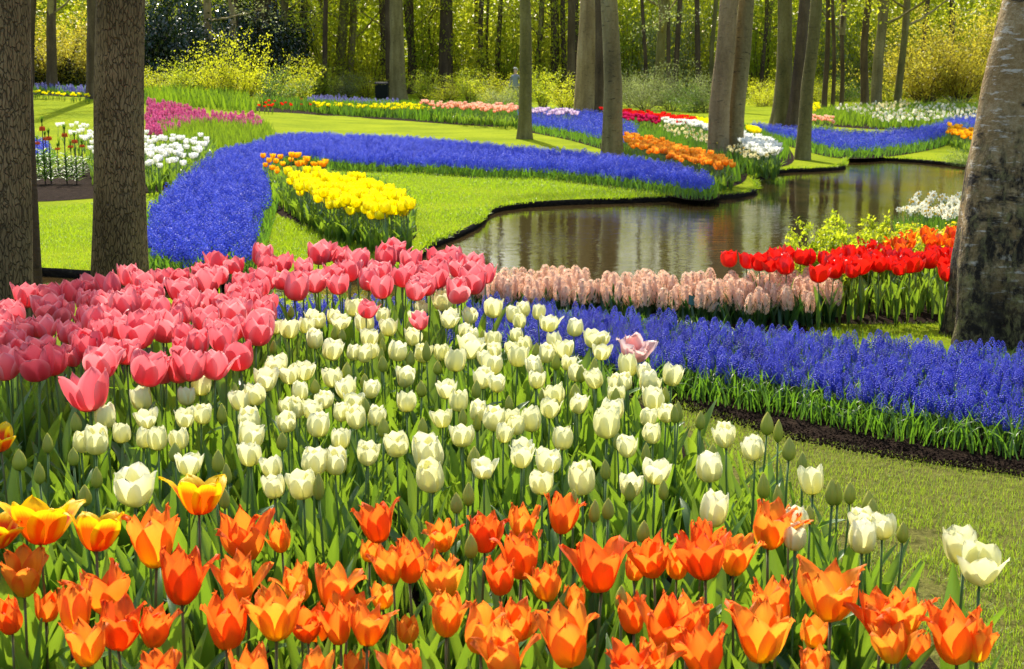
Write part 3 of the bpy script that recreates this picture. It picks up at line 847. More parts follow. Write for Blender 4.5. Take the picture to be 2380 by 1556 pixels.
# near grape hyacinths: the 300 that show largest are objects, the rest one mass
MUS_PX = [(640, 700), (900, 702), (1150, 702), (1500, 732), (1900, 773), (2300, 806), (2620, 834), (2620, 985), (2380, 968), (2100, 930), (1850, 880), (1600, 845), (1480, 832), (1100, 785), (640, 760)]
MUS = hits(MUS_PX, .165)
MUS_P = scatter_pts(MUS, 330, rngN)
mus_px = CX + F_PX * MUS_P[:, 0] / MUS_P[:, 1]
order = np.argsort(MUS_P[:, 1])
near = [i for i in order if 1540 < mus_px[i] < 2395][:300]
nearset = set(near)
MUSM = [muscari(600 + i).mesh('grape_hyacinth', [M['muscari'], M['stem']]) for i in range(8)]
plant_many('grape_hyacinth', MUSM, [(MUS_P[i][0], MUS_P[i][1], .012) for i in near], 'blue grape hyacinths along the near lawn edge',
           'blue grape hyacinth spike among the front rows of the near blue bed', 'flower', 5, .8, 1.2, .10)
rest = np.array([i for i in range(len(MUS_P)) if i not in nearset])
P3 = np.column_stack([MUS_P[rest], np.full(len(rest), .012)])
n = len(P3)
half = rngN.integers(0, 4, n)
sts = []
for k in range(4):
    q = P3[half == k]
    sts.append(stamp(muscari(640 + k, n=60).arrays(), q, rngN.uniform(0, 6.28, len(q)), rngN.uniform(.78, 1.22, len(q)), rngN.uniform(0, .11, len(q)), rngN.uniform(0, 6.28, len(q)), rngN))
o = link('grape_hyacinths', merged('grape_hyacinths', sts, [M['muscari'], M['stem']]))
tag(o, 'dense mass of blue grape hyacinths behind the cream tulips', 'flowers', None, 'stuff')

def leaf_mass(name, label, poly, dens, tmpls, mat, rng, smin=.8, smax=1.2, tilt=.25, z=.01, cat='leaves'):
    P = scatter_pts(poly, dens, rng)
    P = np.column_stack([P, G(P[:, 0], P[:, 1]) + z])
    idx = rng.integers(0, len(tmpls), len(P)); sts = []
    for k, t in enumerate(tmpls):
        q = P[idx == k]
        if not len(q): continue
        sts.append(stamp(t.arrays(), q, rng.uniform(0, 6.28, len(q)), rng.uniform(smin, smax, len(q)), rng.uniform(0, tilt, len(q)), rng.uniform(0, 6.28, len(q)), rng))
    o = link(name, merged(name, sts, M[mat]))
    tag(o, label, cat, None, 'stuff')
    return o

def grow(poly, d):
    p = np.asarray(poly, float); c = p.mean(0)
    a = 0.5 * np.sum(p[:, 0] * np.roll(p[:, 1], -1) - np.roll(p[:, 0], -1) * p[:, 1])
    s = 1 if a > 0 else -1
    e = np.roll(p, -1, 0) - p; e /= np.linalg.norm(e, axis=1)[:, None] + 1e-9
    nrm = np.stack([e[:, 1], -e[:, 0]], 1) * s
    nv = nrm + np.roll(nrm, 1, 0); nv /= np.linalg.norm(nv, axis=1)[:, None] + 1e-9
    return p + nv * d

straps = [strap(700 + i, .17, .0042, 6, 1.5) for i in range(7)]
leaf_mass('grape_hyacinth_leaves', 'narrow green leaves under the near grape hyacinths', grow(MUS, .15), 1350, straps, 'strap', rngN, .6, 1.15, .35)

# near leaf mass between the tulips (every tulip also carries its own leaves)
B_NEAR = hits([(-250, 1010), (600, 960), (1150, 940), (1450, 1010), (1600, 1110), (1760, 1240), (1900, 1380), (2080, 1530)])
P_end = [hit(2080, 1900)[:2], hit(-400, 1900)[:2]]
LEAFT = [tulip_leaf(900 + i, .33, .026, 3, 8) for i in range(8)]
leaf_mass('tulip_leaves', 'broad green leaves filling the tulip bed', B_NEAR + P_end, 150, LEAFT, 'leaf', rngN, .75, 1.1, .25)

# peach hyacinths
HYS = [hyacinth_spike(720 + i).mesh('flower_spike', M['hyacinth']) for i in range(6)]
V, F, UV = tube([(0, 0, 0), (.003, 0, .12), (0, 0, .26)], .006, 6)
t_ = MB(); t_.add(V, F, UV, .5); HSTEM = t_.mesh('stem', M['stem'])
HLEAF = [strap(740 + i, .20, .013, 8, .5).mesh('leaf', M['darkstrap']) for i in range(4)]
HY_G = hits([(1010, 718), (1300, 722), (1600, 728), (1905, 728), (1945, 756), (1885, 768), (1700, 772), (1500, 764), (1300, 757), (1130, 752), (1010, 748)])
HP = scatter_pts(HY_G, 130, rngN)
hy = []
for (x, y) in HP:
    root = link('hyacinth', None, loc=(x, y, .01), rot=(rngN.uniform(-.12, .12), rngN.uniform(-.12, .12), rngN.uniform(0, 6.28)), scale=rngN.uniform(.78, 1.12))
    link('stem', HSTEM, root)
    link('flower_spike', HYS[rngN.integers(6)], root, loc=(0, 0, .125))
    for k in range(4):
        link('leaf', HLEAF[rngN.integers(4)], root, loc=(0, 0, 0), rot=(0, 0, k * 1.57 + rngN.uniform(-.4, .4)), scale=rngN.uniform(.9, 1.15))
    tag(root, None, 'hyacinth', 'peach hyacinths along the water')
    hy.append((y, CX + F_PX * x / y, root))
hy.sort(key=lambda q: q[0])
for r in range(0, len(hy), 20):
    row = sorted(hy[r:r + 20], key=lambda q: q[1])
    for c, (_, _, o) in enumerate(row):
        o['label'] = f"peach pink hyacinth spike, {ORD[c]} from left in the {ORD[r // 20]} row by water"
leaf_mass('hyacinth_leaves', 'dark strap leaves crowding the peach hyacinth bed', HY_G, 420, [strap(760 + i, .18, .011, 6, .5) for i in range(5)], 'darkstrap', rngN)

# distant beds ------------------------------------------------
LOWM = {}
def far_bed(name, pxpoly, n, h, meshes, group, label, cat, seed, smin=.9, smax=1.15):
    rng = np.random.default_rng(seed)
    pts = pick_px(pxpoly, n, h, rng)
    plant_many(name, meshes, pts, group, label, cat, seed, smin, smax)
    return pts

Y2 = [(650, 400), (700, 398), (800, 412), (900, 432), (950, 460), (956, 488), (900, 496), (820, 478), (760, 462), (690, 432)]
far_bed('yellow_tulip', Y2, 240, .40, [far_tulip(800 + i, 'yellow', .34, .044, .085, .045, .12) for i in range(4)], 'yellow tulips on the lawn', 'bright yellow tulip packed in the bed on the lawn', 'tulip', 31)
far_bed('orange_yellow_tulip', [(615, 365), (700, 358), (770, 385), (770, 400), (700, 392), (640, 395), (615, 388)], 30, .40, [far_tulip(810 + i, 'amber', .36, .034, .07, .036, .2) for i in range(3)], 'orange tulips by the blue bed', 'small orange yellow tulip before the blue flower band', 'tulip', 32)
far_bed('white_tulip', [(112, 288), (228, 292), (345, 312), (490, 318), (480, 345), (425, 378), (345, 385), (235, 372), (195, 330)], 170, .44, [far_tulip(820 + i, 'white', .40, .040, .08, .042, .22) for i in range(4)], 'white tulips behind the oak', 'white tulip in the bed behind the big oak trunk', 'tulip', 33)
MAGM = []
for i in range(3):
    mb = hyacinth_spike(840 + i, .17, 30, 0, .04, .034)
    mb.v = [np.asarray(v) + (0, 0, .14) for v in mb.v]
    add_tulip_leaves(mb, np.random.default_rng(i), 4, .2, .014, 1, 4)
    MAGM.append(mb.mesh('hyacinth', [M['magenta'], M['darkstrap']]))
far_bed('magenta_hyacinth', [(340, 232), (400, 240), (500, 262), (590, 265), (618, 288), (600, 292), (540, 284), (450, 280), (400, 300), (340, 310)], 220, .24, MAGM, 'magenta hyacinths behind the white tulips', 'magenta hyacinth spike behind the white tulips', 'hyacinth', 34)
MV = []
for i in range(3):
    mb = hyacinth_spike(850 + i, .20, 20, 0, .035, .036); mb.v = [np.asarray(v) + (0, 0, .16) for v in mb.v]
    add_tulip_leaves(mb, np.random.default_rng(i), 3, .2, .02, 1, 4)
    MV.append(mb.mesh('hyacinth', [M['violet'], M['farleaf']]))
far_bed('violet_hyacinth', [(715, 224), (780, 221), (850, 230), (925, 232), (925, 243), (850, 241), (780, 235), (715, 235)], 110, .34, MV, 'violet hyacinths in the distant bed', 'violet blue hyacinth in the distant bed left of the tree', 'hyacinth', 35, 1, 1.3)
far_bed('violet_hyacinth', [(55, 192), (130, 197), (210, 204), (210, 212), (130, 205), (55, 200)], 60, .3, MV, 'violet hyacinths beyond the lawn', 'violet blue hyacinth beyond the pale lawn by the shrubs', 'hyacinth', 36, 1, 1.3)
YM = [far_tulip(860 + i, 'yellow', .30, .06, .10, .06, .15, 3, 4) for i in range(2)]
far_bed('distant_yellow_tulip', [(730, 238), (850, 245), (930, 240), (1000, 248), (995, 255), (900, 252), (730, 244)], 110, .36, YM, 'distant yellow tulips', 'yellow tulip edging the distant violet bed', 'tulip', 37)
far_bed('distant_yellow_tulip', [(55, 201), (130, 207), (210, 213), (210, 217), (130, 212), (55, 206)], 28, .4, YM, 'distant yellow tulips', 'yellow tulip edging the distant violet bed', 'tulip', 38, .7, .9)
RM = [far_tulip(870 + i, 'red', .32, .06, .10, .06, .25, 3, 4) for i in range(2)]
far_bed('distant_red_tulip', [(585, 236), (700, 230), (725, 238), (720, 246), (600, 248)], 22, .28, RM, 'scattered red tulips', 'scattered red tulip in the thin bed below the shrubs', 'tulip', 39, .7, .85)
PM = [far_tulip(880 + i, 'peach', .50, .055, .10, .055, .2, 3, 4) for i in range(3)]
far_bed('peach_tulip', [(970, 237), (1050, 238), (1205, 246), (1205, 256), (1100, 252), (1000, 243)], 150, .58, PM, 'peach tulips in the distant bed', 'peach pink tulip in the distant bed between the trunks', 'tulip', 40)
LM = [far_tulip(890 + i, 'lilac', .40, .05, .09, .05, .2, 3, 4) for i in range(2)]
far_bed('lilac_tulip', [(1236, 253), (1300, 255), (1345, 260), (1345, 267), (1236, 262)], 60, .45, LM, 'pale lilac tulips', 'pale lilac tulip above the blue band', 'tulip', 41)
far_bed('distant_red_tulip', [(1385, 250), (1440, 250), (1530, 261), (1618, 271), (1614, 281), (1530, 273), (1440, 262)], 170, .42, RM, 'red tulips in a row', 'red tulip in the long row behind the crimson row', 'tulip', 42, .9, 1.1)
CM = [far_tulip(900 + i, 'crimson', .40, .05, .09, .05, .1, 3, 4) for i in range(2)]
far_bed('crimson_tulip', [(1440, 267), (1480, 273), (1530, 279), (1527, 287), (1480, 281), (1440, 277)], 60, .40, CM, 'crimson tulips', 'crimson tulip in front of the red row', 'tulip', 43)
far_bed('distant_yellow_tulip', [(1565, 260), (1650, 266), (1680, 276), (1680, 284), (1620, 276), (1565, 268)], 90, .46, YM, 'yellow tulips behind the double trunk', 'yellow tulip beyond the red row near the double trunk', 'tulip', 44, .8, 1)
far_bed('distant_yellow_tulip', [(1735, 278), (1768, 286), (1770, 293), (1735, 287)], 22, .46, YM, 'yellow tulips behind the double trunk', 'yellow tulip beyond the red row near the double trunk', 'tulip', 45, .8, 1)
WM = [far_tulip(910 + i, 'white', .36, .045, .085, .046, .3, 3, 4) for i in range(3)]
far_bed('far_white_tulip', [(1537, 276), (1600, 281), (1700, 300), (1790, 328), (1815, 345), (1800, 356), (1740, 345), (1700, 318), (1620, 292), (1545, 283)], 260, .42, WM, 'white tulips on the bank', 'white tulip in the strip passing the double trunk', 'tulip', 46)
NC = [narcissus(920 + i, .34, 'daffcream', 1, .042, 4) for i in range(4)]
far_bed('cream_narcissus', [(1532, 288), (1600, 296), (1680, 315), (1780, 345), (1790, 366), (1740, 362), (1650, 335), (1570, 312), (1535, 300)], 170, .34, NC, 'cream daffodils on the bank', 'cream yellow daffodil below the white tulip strip', 'daffodil', 47)
FO = [far_tulip(930 + i, 'farorange', .32, .040, .075, .040, .15) for i in range(4)]
far_bed('bank_orange_tulip', [(1450, 316), (1530, 324), (1600, 346), (1700, 376), (1706, 386), (1660, 386), (1580, 368), (1500, 350), (1455, 332)], 260, .36, FO, 'orange tulips on the pond bank', 'orange tulip in the bank bed beside the double trunk', 'tulip', 48)
AM = [far_tulip(940 + i, 'amber', .30, .045, .075, .045, .12) for i in range(3)]
far_bed('amber_tulip', [(2200, 292), (2230, 292), (2285, 312), (2300, 330), (2240, 318), (2200, 305)], 90, .34, AM, 'amber tulips by the far blue bed', 'amber yellow tulip beside the far blue bed', 'tulip', 49)
NW = [narcissus(950 + i, .34, 'daff', 2, .05, 4) for i in range(4)]
far_bed('white_narcissus', [(1925, 248), (2040, 238), (2060, 250), (2130, 262), (2160, 275), (2060, 278), (1990, 262)], 130, .36, NW, 'white narcissi under the far trees', 'white narcissus clump under the distant trees', 'daffodil', 50)
far_bed('white_narcissus', [(2100, 250), (2180, 238), (2280, 250), (2280, 268), (2200, 272), (2130, 270)], 120, .36, NW, 'white narcissi under the far trees', 'white narcissus clump under the distant trees', 'daffodil', 51)
far_bed('peach_tulip', [(1884, 269), (1940, 274), (1945, 281), (1884, 275)], 26, .45, PM, 'distant peach tulips', 'peach tulip edging the far green bed', 'tulip', 52, .7, .9)
far_bed('yellow_narcissus', [(2030, 246), (2075, 236), (2135, 240), (2100, 250), (2040, 256)], 45, .4, [narcissus(960 + i, .4, 'daffcream', 2, .05, 3) for i in range(2)], 'yellow daffodils', 'yellow daffodil clump at the far trunks', 'daffodil', 53)
far_bed('yellow_narcissus', [(1880, 240), (1900, 236), (1905, 250), (1885, 256)], 14, .4, YM, 'yellow daffodils', 'yellow daffodil clump at the far trunks', 'daffodil', 54)
NR = [narcissus(970 + i, .36, 'daff', 3, .030, 6) for i in range(5)]
far_bed('large_white_narcissus', [(2078, 484), (2120, 470), (2180, 468), (2262, 462), (2300, 470), (2300, 500), (2200, 504), (2130, 500)], 62, .36, NR, 'white narcissi beside the birch', 'white double narcissus by the water left of the birch', 'daffodil', 55)

# crown imperials
def crown_imperial(seed, h):
    rng = np.random.default_rng(seed)
    mb = MB()
    V, F, UV = tube([(0, 0, 0), (.01, 0, h * .5), (0, 0, h)], [.009, .008, .005], 6); mb.add(V, F, UV, .5, 1)
    for k in range(6):
        a = k * 1.047 + rng.uniform(-.2, .2)
        pr = np.array([(0, .1, 0), (.3, .9, -.3), (.7, 1.0, -.75), (1, 1.1, -1.0)]) * (1, .015, .05)
        for q in range(4):
            V, F, UV = petal(pr, .018, OVAL, q * 1.57, 3, 4, rng)
            V = np.array(V) + (.026 * math.cos(a), .026 * math.sin(a), h - .01)
            mb.add(V, F, UV, rng.uniform(0, 1), 0)
    for k in range(16):
        sp = strap(int(rng.integers(1e6)), .11, .007, 4, .4); V, F, UV, _, _ = sp.arrays()
        a = k * 2.4; c, s = math.cos(a), math.sin(a)
        V = np.stack([V[:, 0] * c - V[:, 1] * s, V[:, 0] * s + V[:, 1] * c, V[:, 2] + h - .01], 1); mb.add(V, F, UV, rng.uniform(0, 1), 2)
    for k in range(46):
        sp = strap(int(rng.integers(1e6)), .15, .012, 4, 1.2); V, F, UV, _, _ = sp.arrays()
        V = V.copy(); V[:, 0] += 0
        a = k * 2.4; c, s = math.cos(a), math.sin(a); tilt = .9
        x = V[:, 0] * math.cos(tilt) + V[:, 2] * math.sin(tilt); z = -V[:, 0] * math.sin(tilt) + V[:, 2] * math.cos(tilt)
        V = np.stack([x * c - V[:, 1] * s, x * s + V[:, 1] * c, z + h * (.08 + .50 * k / 46)], 1); mb.add(V, F, UV, rng.uniform(0, 1), 2)
    return mb.mesh('crown_imperial', [M['fritillary'], M['darkstem'], M['farleaf']])
CI = [crown_imperial(i, .62) for i in range(3)]
FRIT = [(195, 850), (308, 840), (455, 885), (320, 915), (348, 908), (265, 945), (400, 985), (488, 970), (520, 930), (565, 965), (130, 930), (230, 1010)]
FRIT = sorted([(a * .344, b * .344) for a, b in FRIT])
for i, (px, py) in enumerate(FRIT):
    x, y, z = hit(px, 432 - 20 * (i % 2), 0)
    dist = math.hypot(x, y)
    hh = (1.5 + 0 - z) - (py - HOR) / F_PX * y
    s = max(.6, hh / .62)
    o = link('crown_imperial', CI[i % 3], None, (x, y, z), (0, 0, i * 1.3), (1.05, 1.05, s))
    tag(o, f"orange crown imperial on a dark stem, {ORD[i]} from left beside the white tulips", 'flower', 'crown imperials beside the oak')

# mid and far blue beds as masses
LOWMUS = [muscari(990 + k, True, 18, .105, .072, False) for k in range(3)]
LOWMUS2 = [muscari(995 + k, True, 9, .10, .07, False) for k in range(3)]
def blue_mass(name, label, pxpoly, dens, tm, scale, rng, leafdens=350, h=.165, edge=.10):
    poly = hits(pxpoly, h)
    poly = smooth_loop(poly, 1)
    P = scatter_pts(poly, dens, rng)
    P = np.column_stack([P, G(P[:, 0], P[:, 1]) + .01])
    idx = rng.integers(0, len(tm), len(P)); sts = []
    for k, t in enumerate(tm):
        q = P[idx == k]
        sts.append(stamp(t.arrays(), q, rng.uniform(0, 6.28, len(q)), scale * rng.uniform(.7, 1.3, len(q)), rng.uniform(0, .3, len(q)), rng.uniform(0, 6.28, len(q)), rng))
    tag(link(name, merged(name, sts, [M['muscari'], M['stem']])), label, 'flowers', None, 'stuff')
    sp = [strap(1000 + i, .15 * scale, .006 * scale, 4, 1.6) for i in range(4)]
    leaf_mass(name + '_leaves', 'green leaves under the ' + label, grow(poly, edge), leafdens, sp, 'strap', rng, .7, 1.1, .35)
    return poly
BLUE1 = [(338, 572), (345, 535), (362, 485), (400, 440), (455, 395), (520, 352), (608, 338), (640, 320), (720, 316), (850, 322), (1000, 330), (1200, 350), (1400, 366), (1560, 390), (1640, 414), (1662, 428), (1630, 438), (1560, 425), (1450, 412), (1350, 400), (1250, 392), (1150, 392), (1050, 384), (900, 380), (800, 376), (720, 362), (650, 362), (618, 385), (612, 410), (630, 440), (615, 480), (598, 520), (592, 560), (597, 592), (520, 606), (430, 606), (350, 590)]
BP1 = blue_mass('blue_flower_band', 'mass of blue grape hyacinths curving past the lawn', BLUE1, 170, LOWMUS, 1.3, rngN, 360)
BLUE2 = [(1200, 258), (1345, 264), (1400, 268), (1470, 290), (1490, 335), (1450, 335), (1400, 322), (1320, 303), (1200, 285)]
BP2 = blue_mass('blue_flower_patch', 'mass of blue grape hyacinths between two trunks', BLUE2, 50, LOWMUS2, 1.9, rngN, 60, .2, .2)
BLUE3 = [(1735, 286), (1800, 298), (1900, 306), (2000, 313), (2100, 307), (2190, 290), (2200, 278), (2290, 270), (2400, 272), (2400, 300), (2200, 306), (2185, 320), (2100, 335), (2000, 346), (1940, 342), (1860, 322), (1780, 306)]
BP3 = blue_mass('far_blue_flower_band', 'mass of blue grape hyacinths along the far lawn', BLUE3, 70, LOWMUS2, 1.6, rngN, 110, .2, .2)
BLUE4 = [(60, 322), (95, 318), (118, 330), (110, 346), (60, 344)]
BP4 = blue_mass('small_blue_flower_patch', 'mass of dark blue flowers between orange crown imperials', BLUE4, 110, LOWMUS2, 1.6, rngN, 60, .3)

# ---------------------------------------------------------------- ground, water, beds
POND_PX = [(-500, 690), (0, 690), (300, 692), (700, 697), (1000, 699), (1400, 694), (1750, 692), (1850, 655), (1905, 605), (2000, 568), (2150, 548), (2300, 535), (2700, 510), (2800, 440), (2700, 392), (2380, 392), (2290, 388), (2220, 378), (2100, 368), (2000, 365), (1958, 370), (1970, 385), (1900, 391), (1830, 392), (1775, 399), (1745, 413), (1762, 432), (1755, 441), (1700, 452), (1570, 456), (1450, 461), (1300, 465), (1180, 474), (1130, 487), (1124, 508), (1080, 532), (1010, 558), (985, 576), (960, 600), (930, 625), (600, 640), (345, 636), (205, 630), (100, 622), (-500, 606)]
POND = smooth_loop(hits(POND_PX), 2)
WATER_Z = -0.065

def tri_sheet(name, outer, holes, pts, zf, mat, uvscale=1.0):
    verts = [Vector((float(p[0]), float(p[1]))) for p in outer]
    edges = [(i, (i + 1) % len(outer)) for i in range(len(outer))]
    for h in holes:
        k = len(verts); verts += [Vector((float(p[0]), float(p[1]))) for p in h]
        edges += [(k + i, k + (i + 1) % len(h)) for i in range(len(h))]
    verts += [Vector((float(p[0]), float(p[1]))) for p in pts]
    V, E, F, _, _, _ = delaunay_2d_cdt(verts, edges, [], 0, 1e-5)
    V = np.array([(v.x, v.y) for v in V]); F = [tuple(f) for f in F if len(f) == 3]
    F = np.array(F)
    c = V[F].mean(1)
    keep = inpoly(c, outer)
    for h in holes: keep &= ~inpoly(c, h)
    F = F[keep]
    a, b, d = V[F[:, 0]], V[F[:, 1]], V[F[:, 2]]
    ccw = (b[:, 0] - a[:, 0]) * (d[:, 1] - a[:, 1]) - (b[:, 1] - a[:, 1]) * (d[:, 0] - a[:, 0])
    F[ccw < 0] = F[ccw < 0][:, ::-1]
    Z = zf(V[:, 0], V[:, 1])
    me = raw_mesh(name, np.column_stack([V, Z]), F, V * uvscale, None, None, mat)
    return link(name, me)

# lawn
a = N('lawn')
co = a.n("TexCoord").outputs["Object"]
n1 = a.noise(.55, 3, .6, coord=co); n2 = a.noise(9, 4, .65, coord=co); n3 = a.noise(70, 3, .7, coord=co, vec=(1, .45, 1))
sepz = a.n('SeparateXYZ'); a.l(co, sepz.inputs[0])
f = a.math('ADD', a.math('MULTIPLY', n1, .45), a.math('ADD', a.math('MULTIPLY', n2, .35), a.math('MULTIPLY', n3, .3)))
c = a.ramp(f, [(.30, (.10, .15, .006)), (.48, (.20, .27, .008)), (.62, (.31, .37, .010)), (.8, (.39, .42, .016))])
hgt = a.math('ADD', n3, a.math('MULTIPLY', n2, .6))
nearf = a.math('MULTIPLY', a.math('SUBTRACT', 9.0, sepz.outputs[1]), .4, clamp=True)
thatch = a.ramp(a.noise(22, 4, .7, coord=co), [(.36, (.05, .038, .02)), (.55, (.14, .12, .045)), (.75, (.20, .21, .04))])
c = a.mix(a.math('MULTIPLY', nearf, .85), c, thatch)
M['lawn'] = a.leafy(c, .20, .9, .02, normal=a.bump(hgt, .7, .03))

out = [(-260, -12), (260, -12), (260, 330), (-260, 330)]
gp = []
y = 1.5
while y < 320:
    for u in np.linspace(-.85, .85, 46):
        gp.append((u * y + .01 * math.sin(y * 9), y))
    y *= 1.045
gp = np.array(gp)
gp = gp[~inpoly(gp, grow(POND, .12))]
gp = np.concatenate([gp, grow(POND, .14)[::2]])
tag(tri_sheet('lawn', out, [POND], gp, lambda X, Y: G(X, Y), M['lawn']), kind='structure')

# soil
a = N('soil')
co = a.n("TexCoord").outputs["Object"]
n1 = a.noise(14, 5, .7, coord=co); n2 = a.noise(60, 4, .75, coord=co)
c = a.ramp(a.math('ADD', a.math('MULTIPLY', n1, .5), a.math('MULTIPLY', n2, .5)), [(.35, (.008, .005, .004)), (.52, (.024, .015, .010)), (.70, (.070, .046, .032))])
M['soil'] = a.solid(c, 1.0, .03, a.bump(a.math('ADD', n1, a.math('MULTIPLY', n2, .6)), .9, .04))
a = N('turf_edge_soil')
n1 = a.noise(20, 4, .7)
M['bank'] = a.solid(a.ramp(n1, [(.35, (.012, .009, .007)), (.6, (.035, .026, .018)), (.75, (.06, .07, .02))]), .9, .15, a.bump(n1, .8, .03))

# pond bank: a ring that drops from the turf edge into the water
ring = POND; k = len(ring)
rb = np.random.default_rng(3)
i1 = grow(ring, -.02); i2 = grow(ring, .03)
V = []
for i in range(k):
    z = float(G(ring[i][0], ring[i][1]))
    V += [(ring[i][0], ring[i][1], z + .003), (i1[i][0], i1[i][1], z - .02 + rb.uniform(-.012, .01)), (i2[i][0], i2[i][1], WATER_Z + .01), (i2[i][0], i2[i][1], WATER_Z - .25)]
F = []
for i in range(k):
    j = (i + 1) % k
    for q in range(3):
        F.append((4 * i + q, 4 * j + q, 4 * j + q + 1, 4 * i + q + 1))
tag(link('pond_bank', raw_mesh('pond_bank', V, F, None, None, None, M['bank'])), kind='structure')

# water
a = N('pond_water')
co = a.n("TexCoord").outputs["Object"]
w1 = a.noise(3.2, 3, .55, coord=co, vec=(1.0, 2.4, 1)); w2 = a.noise(13, 3, .6, coord=co, vec=(1, 2.2, 1)); w3 = a.noise(.35, 2, .5, coord=co)
amp = a.math('MULTIPLY', a.math('SUBTRACT', w3, .25), 1.6, clamp=True)
hh = a.math('MULTIPLY', a.math('ADD', w1, a.math('MULTIPLY', w2, .22)), amp)
p = a.n("BsdfPrincipled")
p.inputs["Base Color"].default_value = (.040, .026, .009, 1); p.inputs["Roughness"].default_value = .02
p.inputs["IOR"].default_value = 1.38; p.inputs["Specular IOR Level"].default_value = .42
a.l(a.bump(hh, .26, .035), p.inputs["Normal"]); a.l(p.outputs[0], a.out.inputs[0])
M['water'] = a.m
wp = grow(POND, .22)
tag(tri_sheet('pond_water', wp, [], [], lambda X, Y: X * 0 + WATER_Z, M['water']), kind='structure')

def soil_bed(poly, rise=.02, step=None, name='flower_bed_soil'):
    poly = smooth_loop(poly, 2)
    a_, b_ = poly.min(0), poly.max(0)
    st = step or max(.08, math.sqrt(area(poly)) / 30)
    P = scatter_pts(grow(poly, -st * .6), 1 / st ** 2, np.random.default_rng(8))
    edge = poly
    def zf(X, Y):
        Pq = np.column_stack([X, Y])
        d = np.full(len(Pq), 9.0)
        for i in range(0, len(edge)):
            p0 = edge[i]; e = edge[(i + 1) % len(edge)] - p0
            L2 = (e ** 2).sum() + 1e-9
            t = np.clip(((Pq - p0) @ e) / L2, 0, 1)
            d = np.minimum(d, np.linalg.norm(Pq - (p0 + t[:, None] * e), axis=1))
        lump = .006 * np.sin(X * 19 + 3 * np.sin(Y * 7)) * np.sin(Y * 23 + X * 5)
        return G(X, Y) + .004 + rise * np.clip(d / .08, 0, 1) + lump * np.clip(d / .05, 0, 1)
    return tag(tri_sheet(name, poly, [], P, zf, M['soil']), kind='structure')

NB = hits([(-500, 1000), (-500, 838), (600, 800), (1150, 806), (1400, 880), (1520, 960), (1620, 1060), (1760, 1170), (1900, 1290), (2040, 1420), (2180, 1540)]) + [hit(2300, 1750)[:2], hit(2500, 2400)[:2], hit(-1600, 2400)[:2]]
soil_bed(NB)
soil_bed(hits([(560, 745), (1150, 745), (1500, 782), (1900, 828), (2300, 872), (2700, 920), (2700, 1165), (2380, 1108), (2100, 1070), (1830, 1016), (1620, 958), (1480, 915), (1100, 872), (560, 840)]), .012, .06)
soil_bed(hits([(980, 712), (1300, 714), (1600, 718), (1900, 718), (1975, 748), (1900, 778), (1700, 780), (1500, 770), (1300, 762), (1130, 757), (980, 752)]), .014)
soil_bed(hits([(1700, 702), (1850, 690), (1960, 640), (2100, 600), (2400, 570), (2520, 570), (2520, 700), (2400, 738), (2240, 752), (2000, 757), (1900, 748), (1790, 712)]), .014)
soil_bed(grow(BP1, .10), .012, .35)
for bp in (BP2, BP3, BP4): soil_bed(grow(bp, .15), .01, .5)
soil_bed(hits([(632, 445), (660, 430), (760, 430), (880, 455), (960, 500), (975, 560), (900, 578), (800, 566), (700, 530), (630, 490)]), .02, .2)
soil_bed(hits([(75, 400), (345, 350), (500, 350), (500, 400), (440, 425), (385, 445), (330, 452), (205, 464), (60, 472), (-20, 464)]), .02, .25)
soil_bed(hits([(345, 300), (400, 288), (620, 300), (640, 330), (600, 350), (500, 358), (420, 340)]), .02, .4)
soil_bed(hits([(580, 246), (720, 250), (900, 252), (1210, 262), (1210, 299), (1050, 290), (900, 278), (720, 265), (580, 260)]), .02, .6)
soil_bed(hits([(1430, 262), (1560, 270), (1700, 285), (1790, 300), (1840, 350), (1850, 380), (1800, 393), (1740, 398), (1730, 430), (1660, 440), (1600, 400), (1500, 378), (1440, 340)]), .02, .5)
soil_bed(hits([(1884, 268), (2100, 250), (2300, 262), (2210, 290), (2150, 302), (2040, 302), (1950, 296), (1884, 292)]), .02, .6)
soil_bed(hits([(50, 208), (215, 218), (215, 228), (130, 224), (50, 219)]), .02, .8)
soil_bed(hits([(2195, 308), (2290, 322), (2330, 360), (2270, 350), (2200, 330)]), .02, .4)

# lawn blades near and middle distance
rg = np.random.default_rng(77)
BL = [blade(i) for i in range(6)]
def blades(name, label, pxpoly, dens, size, holes, wid=1.0, minz=0, mat='grass', patchy=0.0):
    poly = hits(pxpoly)
    P = scatter_pts(poly, dens, rg)
    keep = np.ones(len(P), bool)
    for h in holes: keep &= ~inpoly(P, h)
    if patchy:
        pn = np.sin(P[:, 0] * 5.1 + 2.2 * np.sin(P[:, 1] * 3.7)) * np.sin(P[:, 1] * 6.3 + 1.9 * np.sin(P[:, 0] * 4.1)) + .5 * np.sin(P[:, 0] * 17 + P[:, 1] * 11) * np.sin(P[:, 1] * 19 - P[:, 0] * 7)
        keep &= rg.uniform(-.9, 1.0, len(P)) * patchy < pn + .55
    P = P[keep]
    P3 = np.column_stack([P, G(P[:, 0], P[:, 1])])
    idx = rg.integers(0, 6, len(P)); sts = []
    for k in range(6):
        q = P3[idx == k]
        patch = .75 + .5 * (np.sin(q[:, 0] * 2.1 + 1.7 * np.sin(q[:, 1] * 1.3)) * .5 + .5)
        V_, F_, U_, R_, M_ = BL[k].arrays(); V_ = V_ * (1, wid, 1)
        sts.append(stamp((V_, F_, U_, R_, M_), q, rg.uniform(0, 6.28, len(q)), size * patch * rg.uniform(.6, 1.2, len(q)), rg.uniform(0, .5, len(q)), rg.uniform(0, 6.28, len(q)), rg))
    tag(link(name, merged(name, sts, M[mat], False)), label, 'grass', None, 'stuff')
